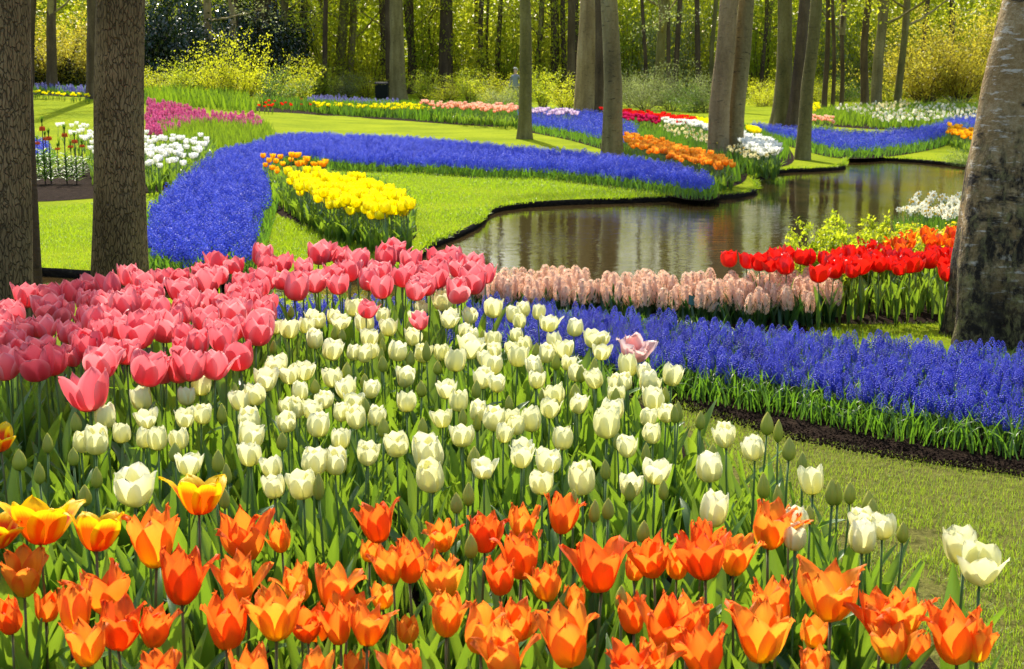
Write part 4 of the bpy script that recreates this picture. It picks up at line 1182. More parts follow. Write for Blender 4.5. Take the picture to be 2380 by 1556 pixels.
SOILS = [np.array(hits([(560, 745), (1150, 745), (1500, 782), (1900, 828), (2300, 872), (2700, 920), (2700, 1158), (2380, 1101), (2100, 1063), (1830, 1009), (1620, 951), (1480, 908), (1100, 872), (560, 840)])), POND]
blades('grass', 'short lawn grass beside the tulip bed', [(1480, 880), (1560, 960), (1640, 1040), (1780, 1150), (1920, 1270), (2060, 1400), (2200, 1530), (2350, 1750), (2700, 1750), (2700, 1060), (2100, 1010)], 9500, .62, SOILS, 1.0, 0, 'grassnear', .55)
blades('grass', 'short lawn grass behind the near blue flowers', [(1870, 762), (2240, 752), (2700, 745), (2700, 930), (2300, 885), (1900, 850)], 4200, .75, SOILS)
blades('grass', 'short lawn grass along the pond', [(590, 485), (760, 545), (900, 585), (960, 560), (1000, 560), (960, 602), (930, 628), (600, 640)], 2600, .8, [POND], 1.6)
blades('grass', 'short lawn grass left of the blue band', [(60, 486), (200, 478), (340, 458), (365, 450), (345, 520), (330, 630), (-50, 622)], 2200, .8, [POND], 1.7)
blades('grass', 'short lawn grass above the pond bank', [(780, 392), (900, 390), (1100, 396), (1300, 404), (1450, 420), (1600, 445), (1750, 452), (1130, 490), (1128, 508), (985, 580), (960, 500), (900, 440), (800, 410)], 1000, 1.0, [POND], 2.4)
# long grass hanging over the pond edge
e0 = POND; e1 = np.roll(POND, -1, 0)
Q = []
for p0, p1 in zip(e0, e1):
    L_ = np.linalg.norm(p1 - p0)
    if min(p0[1], p1[1]) < 9 or L_ < 1e-4: continue
    m = int(L_ * 150)
    tt = rg.uniform(0, 1, m)
    q = p0 + (p1 - p0) * tt[:, None] + rg.normal(0, .022, (m, 2))
    Q.append(q[np.sin(q[:, 0] * 3.1) * np.sin(q[:, 1] * 2.7) + rg.uniform(-.6, 1, m) > 0])
Q = np.concatenate(Q)
Q3 = np.column_stack([Q, G(Q[:, 0], Q[:, 1]) - .01])
sts = []
for k in range(6):
    q = Q3[k::6]; V_, F_, U_, R_, M_ = BL[k].arrays()
    sts.append(stamp((V_ * (1, 2.2, 1), F_, U_, R_, M_), q, rg.uniform(0, 6.28, len(q)), rg.uniform(.9, 1.9, len(q)), rg.uniform(.1, 1.3, len(q)), rg.uniform(0, 6.28, len(q)), rg))
tag(link('bank_grass', merged('bank_grass', sts, M['grass'], False)), 'longer grass hanging over the pond bank', 'grass', None, 'stuff')
# soil crumbs
def crumb(seed):
    rng = np.random.default_rng(seed)
    V = np.array([(1, 0, 0), (-1, 0, 0), (0, 1, 0), (0, -1, 0), (0, 0, .8), (0, 0, -.5), (.6, .6, .3), (-.6, .5, .4)]) * rng.uniform(.6, 1.2, (8, 1)) * .008
    F = [(4, 0, 6), (4, 6, 2), (4, 2, 7), (4, 7, 1), (4, 1, 3), (4, 3, 0), (5, 3, 1), (5, 0, 3), (5, 2, 0), (5, 1, 2)]
    mb = MB(); mb.add(V, F, None, .5); return mb
P = scatter_pts(hits([(1480, 870), (1620, 905), (1830, 955), (2100, 1005), (2380, 1040), (2600, 1070), (2600, 1150), (2380, 1116), (2100, 1080), (1830, 1030), (1620, 970), (1500, 935)]), 3600, rg)
P = np.column_stack([P, np.full(len(P), .016)])
sts = [stamp(crumb(k).arrays(), P[k::4], rg.uniform(0, 6.28, len(P[k::4])), rg.uniform(.3, 1.3, len(P[k::4])), rg.uniform(0, 1, len(P[k::4])), rg.uniform(0, 6, len(P[k::4])), rg) for k in range(4)]
tag(link('soil_crumbs', merged('soil_crumbs', sts, M['soil'], False)), 'dark soil crumbs along the lawn edge', 'soil', None, 'stuff')

# leafy green of the middle and far beds
fl = [strap(1100 + i, .34, .014, 4, .45) for i in range(5)]
fl2 = [strap(1110 + i, .5, .03, 4, .4) for i in range(5)]
def px_leaves(name, label, pxpoly, dens, tm, mat, smin=.7, smax=1.1, tilt=.3):
    leaf_mass(name, label, hits(pxpoly), dens, tm, mat, rg, smin, smax, tilt)
px_leaves('bulb_leaves', 'green leaves under the yellow tulips on the lawn', [(640, 445), (760, 430), (880, 455), (955, 500), (968, 550), (900, 568), (800, 556), (700, 520), (632, 480)], 170, [tulip_leaf(1120 + i, .28, .03, 3, 6) for i in range(5)], 'leaf')
px_leaves('bulb_leaves', 'green leaves under the white tulips', [(215, 390), (345, 360), (500, 355), (495, 400), (430, 425), (340, 440), (215, 440)], 110, [tulip_leaf(1130 + i, .30, .035, 3, 6) for i in range(5)], 'leaf')
px_leaves('bulb_leaves', 'green leaves in front of the magenta hyacinths', [(370, 305), (420, 292), (620, 300), (640, 325), (600, 348), (520, 355), (480, 350), (380, 330)], 90, fl, 'meadow')
px_leaves('meadow_grass', 'tall bright green grass behind the magenta hyacinths', [(335, 228), (560, 232), (600, 262), (560, 262), (400, 250), (335, 245)], 24, fl2, 'meadow', .8, 1.3)
px_leaves('bulb_leaves', 'green leaves in front of the distant tulip bed', [(590, 248), (720, 252), (900, 254), (1205, 264), (1205, 295), (1050, 288), (900, 276), (720, 263)], 42, fl2, 'farleaf', .7, 1.05)
px_leaves('bulb_leaves', 'green leaves between the bank flower strips', [(1440, 275), (1560, 282), (1700, 300), (1800, 340), (1838, 370), (1800, 388), (1735, 395), (1725, 425), (1660, 430), (1600, 395), (1500, 375), (1445, 335)], 60, fl, 'farleaf', .7, 1.1)
px_leaves('bulb_leaves', 'green leaves in the far bed under the trees', [(1884, 270), (2100, 255), (2290, 262), (2210, 288), (2150, 300), (2040, 300), (1950, 294), (1884, 290)], 30, fl2, 'meadow', .6, .95)
px_leaves('bulb_leaves', 'green leaves below the distant violet flowers', [(50, 208), (215, 217), (215, 227), (130, 223), (50, 218)], 16, fl2, 'farleaf', .5, .8)
px_leaves('bulb_leaves', 'green leaves below the amber tulips', [(2195, 306), (2290, 320), (2330, 358), (2270, 348), (2200, 328)], 60, fl, 'farleaf')
px_leaves('bulb_leaves', 'green leaves under the red tulips beside the birch', [(1790, 705), (1960, 680), (2250, 650), (2400, 650), (2400, 738), (2240, 748), (2000, 752), (1900, 745)], 90, [tulip_leaf(1140 + i, .24, .03, 3, 7) for i in range(5)], 'leaf', .8, 1.1)
px_leaves('bulb_leaves', 'blue green leaves under the white narcissi', [(2080, 590), (2150, 575), (2330, 560), (2330, 600), (2100, 612)], 420, fl, 'farleaf', .8, 1.0)

# ---------------------------------------------------------------- bark
def bark_oak():
    a = N('oak_bark'); co = a.n("TexCoord").outputs["Object"]
    wn = a.n("TexNoise"); wn.inputs["Scale"].default_value = 9; wn.inputs["Detail"].default_value = 2; a.l(co, wn.inputs[0])
    ad = a.n("VectorMath", operation='MULTIPLY_ADD'); a.l(wn.outputs[1], ad.inputs[0]); ad.inputs[1].default_value = (.055, .055, .12); a.l(co, ad.inputs[2])
    mp = a.n("Mapping"); mp.inputs["Scale"].default_value = (60, 60, 13); a.l(ad.outputs[0], mp.inputs[0])
    vo = a.n("TexVoronoi", feature='DISTANCE_TO_EDGE'); vo.inputs["Scale"].default_value = 1; a.l(mp.outputs[0], vo.inputs[0])
    crack = a.math('MULTIPLY', vo.outputs["Distance"], 10.0, clamp=True)
    n1 = a.noise(2.2, 4, .6, coord=co); n2 = a.noise(60, 4, .7, coord=co, vec=(1, 1, .35))
    c = a.ramp(a.math('ADD', a.math('MULTIPLY', n1, .6), a.math('MULTIPLY', n2, .4)), [(.34, (.135, .088, .036)), (.52, (.25, .170, .072)), (.68, (.38, .27, .13))])
    c = a.mix(a.math('MULTIPLY', a.math('SUBTRACT', 1.0, a.math('POWER', crack, .45)), .85), c, (.035, .022, .012))
    big = a.noise(1.1, 3, .6, coord=co, vec=(2.2, 2.2, .8))
    c = a.mix(a.math('MULTIPLY', a.math('SUBTRACT', big, .42), 2.4, clamp=True), c, a.mix(1.0, c, (.45, .50, .36), 'MULTIPLY'))
    h = a.math('ADD', crack, a.math('MULTIPLY', n2, .5))
    return a.solid(c, .9, .2, a.bump(h, .9, .02))

def bark_beech(name, c0, c1, c2, spots=.55, band=0.0):
    a = N(name); co = a.n("TexCoord").outputs["Object"]
    n1 = a.noise(1.6, 4, .6, coord=co, vec=(1, 1, .5)); n2 = a.noise(26, 5, .7, coord=co, vec=(1, 1, .6)); n3 = a.noise(7, 3, .6, coord=co, vec=(1, 1, 3.5)); n4 = a.noise(5, 2, .5, coord=co, vec=(1, 1, .12))
    f = a.math('ADD', a.math('MULTIPLY', n1, .45), a.math('ADD', a.math('MULTIPLY', n2, .25), a.math('MULTIPLY', n4, .3)))
    c = a.ramp(f, [(.36, c0), (.5, c1), (.64, c2)])
    s = a.math('MULTIPLY', a.math('SUBTRACT', n3, .60), 12, clamp=True)
    c = a.mix(a.math('MULTIPLY', s, spots), c, (.018, .014, .010))
    return a.solid(c, .85, .2, a.bump(a.math('ADD', n2, n3), .6, .03))

def bark_birch():
    a = N('birch_bark'); co = a.n("TexCoord").outputs["Object"]
    sp = a.n("SeparateXYZ"); a.l(co, sp.inputs[0]); z = sp.outputs[2]
    n1 = a.noise(2.0, 4, .6, coord=co, vec=(1, 1, 2.2)); n2 = a.noise(9, 4, .65, coord=co, vec=(1, 1, 4.5)); n3 = a.noise(5.5, 4, .65, coord=co, vec=(1.2, 1.2, .8)); n5 = a.noise(45, 4, .7, coord=co)
    up = a.ramp(a.math('ADD', a.math('MULTIPLY', n1, .6), a.math('MULTIPLY', n5, .4)), [(.34, (.16, .098, .032)), (.50, (.30, .20, .078)), (.68, (.52, .40, .21))])
    lent = a.math('MULTIPLY', a.math('SUBTRACT', n2, .57), 16, clamp=True)
    up = a.mix(a.math('MULTIPLY', lent, .9), up, (.62, .55, .42))
    dk = a.math('MULTIPLY', a.math('SUBTRACT', a.noise(3.1, 4, .65, coord=co, vec=(1, 1, 2.6)), .56), 14, clamp=True)
    up = a.mix(dk, up, (.03, .022, .014))
    # the foot is black, fissured bark with greenish plates
    zz = a.math('ADD', z, a.math('MULTIPLY', a.math('SUBTRACT', n3, .5), 2.4))
    low = a.math('MULTIPLY', a.math('SUBTRACT', 1.30, zz), 2.2, clamp=True)
    plates = a.ramp(a.noise(15, 5, .72, coord=co, vec=(1.3, 1.3, .8), d=.6), [(.42, (.016, .011, .007)), (.50, (.075, .058, .028)), (.58, (.17, .145, .055)), (.72, (.24, .23, .07))])
    dkf = a.math('MULTIPLY', a.math('SUBTRACT', n3, .50), 7, clamp=True)
    plates = a.mix(a.math('MULTIPLY', dkf, a.math('MULTIPLY', a.math('SUBTRACT', 1.15, z), 1.5, clamp=True)), plates, (.022, .016, .011))
    c = a.mix(a.math('MULTIPLY', low, a.math('MULTIPLY', a.math('SUBTRACT', a.noise(8, 4, .7, coord=co, vec=(1.4, 1.4, .7)), .40), 8, clamp=True)), up, plates)
    c = a.mix(a.math('MULTIPLY', a.math('SUBTRACT', .55, z), 2.5, clamp=True), c, plates)
    return a.solid(c, .85, .25, a.bump(a.math('ADD', n3, a.math('MULTIPLY', n5, .6)), 1.0, .035))

M['oak'] = bark_oak()
M['birch'] = bark_birch()
M['beech'] = bark_beech('beech_bark', (.12, .092, .034), (.24, .185, .072), (.38, .31, .135), .7)
M['beechwarm'] = bark_beech('warm_beech_bark', (.17, .11, .045), (.33, .225, .10), (.47, .34, .17), .55)
M['beechdark'] = bark_beech('dark_bark', (.045, .028, .014), (.095, .062, .032), (.17, .12, .062), .5)
M['mossy'] = bark_beech('mossy_bark', (.08, .07, .018), (.17, .14, .042), (.28, .235, .085), .4)

# ---------------------------------------------------------------- crowns and shrubs
def leaf_quads(P, size, rng, up=.3, flat=.0):
    n = len(P)
    nr = rng.normal(0, 1, (n, 3)); nr[:, 2] += up * 2
    nr /= np.linalg.norm(nr, axis=1)[:, None]
    r = rng.normal(0, 1, (n, 3)); u = np.cross(nr, r); u /= np.linalg.norm(u, axis=1)[:, None]; v = np.cross(nr, u)
    s = (size * rng.uniform(.6, 1.35, n))[:, None]
    V = np.stack([P - u * s * .5, P + v * s * .30 + nr * s * .06, P + u * s * .5, P - v * s * .30 + nr * s * .06], 1).reshape(-1, 3)
    F = np.arange(n * 4).reshape(-1, 4)
    return V, F

def with_wood(name, leafV, leafF, leafR, mb, mats):
    """one mesh of twigs and leaves"""
    if mb is not None and mb.n:
        V, F, UV, RN, _ = mb.arrays()
        quads = np.array([q for q in F if len(q) == 4]); k = len(V)
        VV = np.concatenate([V, leafV]); FF = np.concatenate([quads, leafF + k])
        RR = np.concatenate([RN, leafR]); MM = np.concatenate([np.ones(len(quads), int), np.zeros(len(leafF), int)])
        return raw_mesh(name, VV, FF, None, RR, MM, mats, True)
    return raw_mesh(name, leafV, leafF, None, leafR, None, mats[:1], True)

def branch_path(p, d, L, n, rng, wob=.12, rise=.0):
    P = [np.array(p, float)]; d = np.array(d, float); d /= np.linalg.norm(d)
    for i in range(n):
        d = d + rng.normal(0, wob, 3) + (0, 0, rise); d /= np.linalg.norm(d)
        P.append(P[-1] + d * L / n)
    return np.array(P)

def crown_mesh(seed, mat, H=9.0, Rc=3.2, nleaf=5200, lsize=.10, bark='beech'):
    rng = np.random.default_rng(seed)
    mb = MB(); tips = []
    lead = branch_path((0, 0, 0), (0, 0, 1), H * .8, 8, rng, .06)
    V, F, UV = tube(lead, np.linspace(.13, .02, 9), 6, False); mb.add(V, F, UV, .5)
    for k in range(15):
        t = .02 + .93 * (k / 15) ** .9
        p = lead[int(t * 8)] + (lead[min(8, int(t * 8) + 1)] - lead[int(t * 8)]) * (t * 8 % 1)
        a = k * 2.4 + rng.uniform(-.4, .4); L = Rc * (1.15 - .75 * t) * rng.uniform(.75, 1.15)
        b = branch_path(p, (math.cos(a), math.sin(a), rng.uniform(.25, .8)), L, 6, rng, .14, .04)
        V, F, UV = tube(b, np.linspace(.05 * (1.1 - t * .6), .010, 7), 4, False); mb.add(V, F, UV, .5)
        for q in range(5):
            j = rng.integers(2, 6)
            d = (b[j] - b[j - 1]) / (np.linalg.norm(b[j] - b[j - 1]) + 1e-9) + rng.normal(0, .6, 3)
            c = branch_path(b[j], d, L * .45, 4, rng, .2, .02)
            V, F, UV = tube(c, np.linspace(.014, .004, 5), 3, False); mb.add(V, F, UV, .5)
            tips += [c[1], c[2], c[3], c[4]]
        tips += [b[4], b[5], b[6]]
    tips = np.array(tips)
    P = tips[rng.integers(0, len(tips), nleaf)] + rng.normal(0, .24, (nleaf, 3)) * (1, 1, .55)
    V, F = leaf_quads(P, lsize, rng, .5)
    Rn = np.repeat(rng.uniform(0, 1, nleaf), 4)
    return with_wood('crown', V, F, Rn, mb, [mat, M[bark]])

def shrub_mesh(seed, mat, style='dense', H=2.4, W=1.6, n=4200, lsize=.075, wood='beechdark'):
    rng = np.random.default_rng(seed)
    mb = MB(); pts = []
    nb = {'dense': 26, 'airy': 34, 'spray': 44}[style]
    for k in range(nb):
        a = k * 2.4 + rng.uniform(-.3, .3); sp = rng.uniform(.05, 1) ** .7
        if style == 'dense': d = (math.cos(a) * sp, math.sin(a) * sp, rng.uniform(.35, 1.1)); L = H * rng.uniform(.65, 1.05)
        elif style == 'airy': d = (math.cos(a) * sp * .55, math.sin(a) * sp * .55, 1); L = H * rng.uniform(.55, 1.1)
        else: d = (math.cos(a) * sp * .9, math.sin(a) * sp * .9, .9); L = H * rng.uniform(.5, 1.15)
        b = branch_path((math.cos(a) * .12 * W, math.sin(a) * .12 * W, 0), np.array(d) * (W / H * 1.5, W / H * 1.5, 1), L, 7, rng, .13, -.02 if style == 'spray' else .02)
        V, F, UV = tube(b, np.linspace(.016, .003, 8) * (H / 2.4), 3, False); mb.add(V, F, UV, .5)
        for j in range(2, 8):
            pts.append((b[j], .16 if style != 'dense' else .24))
            for q in range(2):
                d2 = rng.normal(0, 1, 3); d2 /= np.linalg.norm(d2)
                e = b[j] + d2 * rng.uniform(.1, .38) * H / 2.4
                pts.append((e, .10 if style != 'dense' else .2))
    c = np.array([p for p, _ in pts]); sg = np.array([s for _, s in pts]) * H / 2.4
    i = rng.integers(0, len(c), n)
    P = c[i] + rng.normal(0, 1, (n, 3)) * sg[i][:, None] * (1, 1, .7)
    P[:, 2] = np.abs(P[:, 2])
    V, F = leaf_quads(P, lsize, rng, .35)
    Rn = np.repeat(np.clip(rng.uniform(0, 1, n), 0, 1), 4)
    return with_wood('foliage', V, F, Rn, mb, [mat, M[wood]])

M['fspring'] = foliage_mat('spring_beech_leaf', [(.13, .20, .015), (.25, .34, .025), (.42, .47, .05)], [(.34, .46, .01), (.56, .64, .02), (.74, .76, .05)], trans=.55, nscale=.7)
M['fyellow'] = foliage_mat('yellow_green_leaf', [(.20, .25, .015), (.37, .40, .025), (.52, .52, .05)], [(.52, .58, .01), (.72, .74, .02), (.86, .82, .06)], trans=.55, nscale=.8)
M['fgold'] = foliage_mat('golden_brown_leaf', [(.20, .16, .02), (.38, .32, .035), (.46, .44, .05)], [(.46, .36, .03), (.64, .56, .04), (.74, .70, .07)], trans=.5, nscale=.8)
M['folive'] = foliage_mat('grey_olive_leaf', [(.10, .12, .04), (.22, .25, .09), (.40, .43, .22)], [(.18, .24, .05), (.32, .38, .10), (.5, .55, .2)], trans=.45, nscale=.8)
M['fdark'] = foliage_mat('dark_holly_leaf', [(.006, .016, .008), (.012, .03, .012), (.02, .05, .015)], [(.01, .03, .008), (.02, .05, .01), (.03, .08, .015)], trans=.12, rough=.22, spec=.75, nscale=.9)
M['fmid'] = foliage_mat('mid_green_leaf', [(.03, .07, .015), (.06, .12, .02), (.12, .19, .03)], [(.10, .20, .02), (.18, .32, .03), (.30, .44, .04)], trans=.42, nscale=.9)

CROWNS = [crown_mesh(1, M['fspring']), crown_mesh(2, M['fyellow'], nleaf=6000), crown_mesh(3, M['fspring'], 10, 3.8, 6500), crown_mesh(4, M['folive'], 8, 3.0, 4800), crown_mesh(5, M['fyellow'], 9, 3.5, 6000, .12)]

def trunk_mesh(path, rad, seed, mat, sides=22, flare=.45, fl_h=.35, lobes=5, rough=.03):
    rng = np.random.default_rng(seed)
    ph = rng.uniform(0, 6.28, 8)
    path = np.asarray(path); z = path[:, 2]
    ang = np.linspace(0, 2 * math.pi, sides, endpoint=False)
    V = []; UV = []
    for i in range(len(path)):
        zz = z[i] - z[0]
        f = math.exp(-zz / fl_h)
        r = rad[i] * (1 + flare * f * (.55 + .45 * np.cos(lobes * ang + ph[0] + .6 * np.sin(ang * 2 + ph[1])))
                      + rough * np.sin(3 * ang + 1.3 * zz + ph[2]) + rough * .7 * np.sin(5 * ang - 2.1 * zz + ph[3]) + rough * .8 * math.sin(2.7 * zz + ph[4]) + rough * .4 * np.sin(9 * ang + 5 * zz + ph[5]))
        for k in range(sides):
            V.append((path[i][0] + r[k] * math.cos(ang[k]), path[i][1] + r[k] * math.sin(ang[k]), z[i])); UV.append((k / sides, zz))
    F = []
    for i in range(len(path) - 1):
        for k in range(sides):
            k2 = (k + 1) % sides
            F.append((i * sides + k, i * sides + k2, (i + 1) * sides + k2, (i + 1) * sides + k))
    F = np.array(F)
    return raw_mesh('trunk', np.array(V), F, np.array(UV), None, None, mat)

def ray_at(px, py, Y):
    u = (px - CX) / F_PX; v = (CY - py) / F_PX
    d = np.array([u, math.cos(PITCH) + v * math.sin(PITCH), -math.sin(PITCH) + v * math.cos(PITCH)])
    t = Y / d[1]
    return d[0] * t, CAM_H + d[2] * t

def trunk_path(base, pts, Y, H, bend, seed):
    """base (x, y, z); pts: [(px, py)] places the axis passes in the photo; continued straight up to height H"""
    rng = np.random.default_rng(seed)
    k = [(0.0, base[0])]
    for (px, py) in pts:
        X, Z = ray_at(px, py, Y); k.append((Z - base[2], X))
    k.sort()
    zs = np.array([q[0] for q in k]); xs = np.array([q[1] for q in k])
    Zt = max(.5, zs[-1])
    hh = np.concatenate([np.linspace(0, min(.8, Zt * .4), 9)[:-1], np.linspace(min(.8, Zt * .4), Zt, 16)[:-1], np.linspace(Zt, H, 14)])
    slope = (xs[-1] - xs[0]) / max(zs[-1] - zs[0], .1)
    out = []
    for h in hh:
        if h <= zs[-1]: x = np.interp(h, zs, xs)
        else: x = xs[-1] + slope * .55 * (h - zs[-1])
        x += bend * math.sin(h * .55 + seed) * min(1, h / 3) * .5
        out.append((x - base[0], bend * math.sin(h * .4 + seed * 2) * min(1, h / 3), h))
    return np.array(out)

def tree(px, py, wpx, top, mat, label, H=15, crown=None, name='beech_tree', group='tall tree trunks of the wood', seed=1, flare=.35, fl_h=.3, taper=.5, sides=20, lobes=5, cz=6.5, mid=None, sink=.05, cs=1.0, bend=.05, bumpy=.02):
    bx, by, bz = hit(px, max(py, 216) if name == 'wood_tree' else py)
    d = math.hypot(by, CAM_H - bz)
    r0 = wpx / 2 / F_PX * d
    pts = list(mid or []) + [(top, 0)]
    path = trunk_path((bx, by, bz), pts, by, H, bend, seed)
    path[0][2] -= sink
    hh = path[:, 2]
    rad = r0 * (1 - taper * np.clip(hh / H, 0, 1)) * (1 - .10 * np.clip(hh / 3, 0, 1))
    root = link(name, None, loc=(bx, by, bz))
    link('trunk', trunk_mesh(path, rad, seed, M[mat], sides, flare, fl_h, lobes, bumpy), root)
    if crown is not None:
        j = int(np.argmin(np.abs(hh - cz)))
        c = link('crown', CROWNS[crown], root, loc=(path[j][0], path[j][1], path[j][2]), rot=(0, 0, seed * 1.7), scale=cs)
    tag(root, label, 'tree', group)
    return root

T = tree
# near trees
T(12, 790, 118, 14, 'oak', 'thick brown trunk cut by the edge of the view beside the pink tulips', 14, 0, 'oak_tree', None, 3, .5, .35, .25, 40, 5, 12.5, bumpy=.035, bend=.08)
T(66, 752, 62, 40, 'beechdark', 'dark trunk just behind the thick oak at the edge of the view', 14, None, 'oak_tree', None, 4, .35, .35, .2, 30)
T(277, 742, 116, 288, 'oak', 'thick oak trunk with cracked brown bark rising out of the pink tulips', 14, 2, 'oak_tree', None, 5, .55, .30, .10, 44, 5, 12.5, mid=[(283, 420), (284, 200)], bumpy=.035, bend=.08)
T(2350, 792, 205, 2428, 'birch', 'leaning birch trunk with black fissured foot beside the red tulips', 13, 3, 'birch_tree', None, 6, .75, .40, .30, 56, 6, 11.5, mid=[(2330, 620), (2350, 400), (2382, 200)], bumpy=.03)
# middle distance
T(1220, 324, 32, 1219, 'mossy', 'slim grey trunk standing alone on the sunny lawn', 14, 1, seed=7, group=None, mid=[(1221, 200)])
T(1422, 366, 46, 1416, 'beech', 'pale spotted trunk rising behind the long blue flower band', 15, 2, seed=8, group=None, mid=[(1424, 200)])
T(1668, 384, 50, 1697, 'beechwarm', 'paler stem of the double trunk above the orange bank tulips', 15, 0, seed=9, group=None, mid=[(1672, 250), (1690, 100)], flare=.3)
T(1703, 382, 44, 1738, 'beech', 'darker stem of the double trunk above the orange bank tulips', 15, 4, seed=10, group=None, mid=[(1712, 250), (1728, 120)], flare=.3)
T(1366, 262, 62, 1372, 'beechwarm', 'thick smooth warm brown trunk behind the spotted trunk', 16, 0, seed=11, group=None, flare=.3, mid=[(1368, 130)])
T(1395, 264, 26, 1392, 'beechdark', 'thin dark stem grown against the thick smooth brown trunk', 14, None, seed=12, group=None)
T(1866, 372, 32, 1896, 'mossy', 'leaning mossy trunk on the small grass point by the pond', 14, 1, seed=13, group=None, mid=[(1876, 200), (1890, 80)])
T(1816, 294, 40, 1824, 'mossy', 'tall green grey trunk of the wide-footed clump', 15, 4, seed=14, group=None, mid=[(1822, 160)], flare=.9, fl_h=.5)
T(1845, 296, 30, 1872, 'beechdark', 'dark leaning trunk of the wide-footed clump', 14, None, seed=15, group=None, mid=[(1858, 150)], flare=.8, fl_h=.5)
T(1858, 292, 18, 1878, 'beechdark', 'thin dark stem behind the leaning mossy trunk', 12, None, seed=16, group=None)
T(926, 234, 40, 920, 'beech', 'pale trunk beside the black bin', 15, 0, seed=17, group=None, flare=.3)
T(1036, 220, 38, 1036, 'beechdark', 'dark trunk with wide foot behind the peach tulip bed', 15, 2, seed=18, group=None, flare=.35)
T(222, 230, 42, 216, 'beechdark', 'dark trunk standing behind the cracked oak trunk', 14, 0, seed=19, group=None, flare=.2, mid=[(220, 120)])
far = [
    (500, 160, 22, 478, 'beechwarm', 'pale thin trunk leaning above the light green shrubs', 3),
    (548, 160, 17, 532, 'beechwarm', 'thin tan trunk leaning right of the pale one', None),
    (612, 175, 26, 600, 'beechdark', 'dark brown trunk among the dark holly', 0),
    (632, 172, 18, 628, 'beechdark', 'black brown trunk close behind the dark holly', None),
    (668, 180, 22, 664, 'mossy', 'olive trunk half hidden by climbing shoots', 1),
    (708, 178, 20, 706, 'beechdark', 'slim dark trunk in front of the yellow foliage', None),
    (790, 190, 28, 798, 'mossy', 'front trunk of the close pair in front of yellow foliage', 1),
    (812, 188, 20, 818, 'beech', 'rear trunk of the close pair in front of yellow foliage', 2),
    (886, 205, 16, 888, 'beechdark', 'slim dark trunk rising behind the black bin', None),
    (962, 190, 21, 950, 'beechdark', 'dark reddish trunk next to the pale one by the bin', 4),
    (1118, 190, 14, 1122, 'beechdark', 'thin spotted trunk deep in the bright foliage', None),
    (1136, 190, 8, 1134, 'beechdark', 'black pole-thin stem deep in the bright foliage', None),
    (1158, 195, 13, 1160, 'beechdark', 'thin black ivy-grown stem deep in the bright foliage', None),
    (1246, 190, 15, 1256, 'beechdark', 'thin reddish leaning stem right of the lone lawn trunk', 0),
    (1285, 185, 24, 1288, 'beechdark', 'brown trunk between the lone lawn trunk and the thick one', 1),
    (1336, 190, 20, 1340, 'beechdark', 'brown trunk close left of the thick smooth one', None),
    (1310, 175, 14, 1312, 'beechdark', 'ivy-black stem beyond the brown trunks', None),
    (1528, 246, 24, 1552, 'mossy', 'leaning green trunk in the pale olive foliage', 3),
    (1655, 225, 12, 1660, 'mossy', 'thin straight stem left of the double trunk', None),
    (1770, 220, 10, 1778, 'beechdark', 'thin dark stem right of the double trunk', None),
    (1780, 200, 8, 1785, 'beechdark', 'very thin far stem right of the double trunk', 0),
    (1915, 250, 13, 1925, 'beechdark', 'dark stem right of the leaning mossy trunk', None),
    (1935, 250, 10, 1938, 'beechdark', 'first of two slim stems behind the white narcissi', None),
    (1955, 248, 11, 1968, 'beechdark', 'second of two slim stems behind the white narcissi', 2),
    (2010, 246, 20, 2018, 'beechdark', 'dark trunk behind the light green one', None),
    (2036, 258, 27, 2048, 'beech', 'light green grey trunk among the far white narcissi', 4),
    (2084, 258, 18, 2104, 'mossy', 'slender leaning trunk right of the light green one', 1),
    (2205, 200, 16, 2215, 'beechdark', 'black stem inside the golden shrubs', None),
    (1500, 230, 10, 1496, 'beechdark', 'thin stem in the pale olive foliage', None),
    (120, 190, 26, 126, 'beechdark', 'dark trunk behind the orange leaved shrub', 2),
    (70, 188, 18, 78, 'beechdark', 'dark trunk at the pale lawn behind the thick oak', None),
]
for i, (bx, by, wd, tx, mt, lb, cr) in enumerate(far):
    T(bx, by, wd, tx, mt, lb, 15, cr, 'wood_tree', 'trunks at the edge of the wood', 30 + i, .2, .3, .4, 12, 5, 3.2, cs=1.2, bend=.22)

# thin arched sapling in the middle
sx, sy, sz = hit(945, 200)
mb = MB()
rgs = np.random.default_rng(5)
main = [(0, 0, 0)]
for (px, py) in [(960, 186), (990, 155), (1003, 120), (998, 80), (996, 50), (1015, 20), (1026, -20), (1030, -90)]:
    X, Z = ray_at(px, py, sy); main.append((X - sx, 0, Z - sz))
V, F, UV = tube(main, np.linspace(.10, .03, len(main)), 6, False); mb.add(V, F, UV, .5)
side = []
for (px, py) in [(1003, 130), (1022, 115), (1036, 85), (1038, 60), (1034, 20)]:
    X, Z = ray_at(px, py, sy); side.append((X - sx, .05, Z - sz))
V, F, UV = tube(side, np.linspace(.045, .02, len(side)), 5, False); mb.add(V, F, UV, .5)
root = link('sapling', None, loc=(sx, sy, sz))
link('trunk', mb.mesh('trunk', M['beechdark']), root)
mp = np.array(main); P = mp[rgs.integers(3, len(mp), 900)] + rgs.normal(0, .5, (900, 3))
V, F = leaf_quads(P, .08, rgs); link('crown', raw_mesh('crown', V, F, None, np.repeat(rgs.uniform(0, 1, 900), 4), None, M['fyellow']), root)
tag(root, 'thin dark arching sapling between the pale trunk and the wide-footed dark one', 'tree')

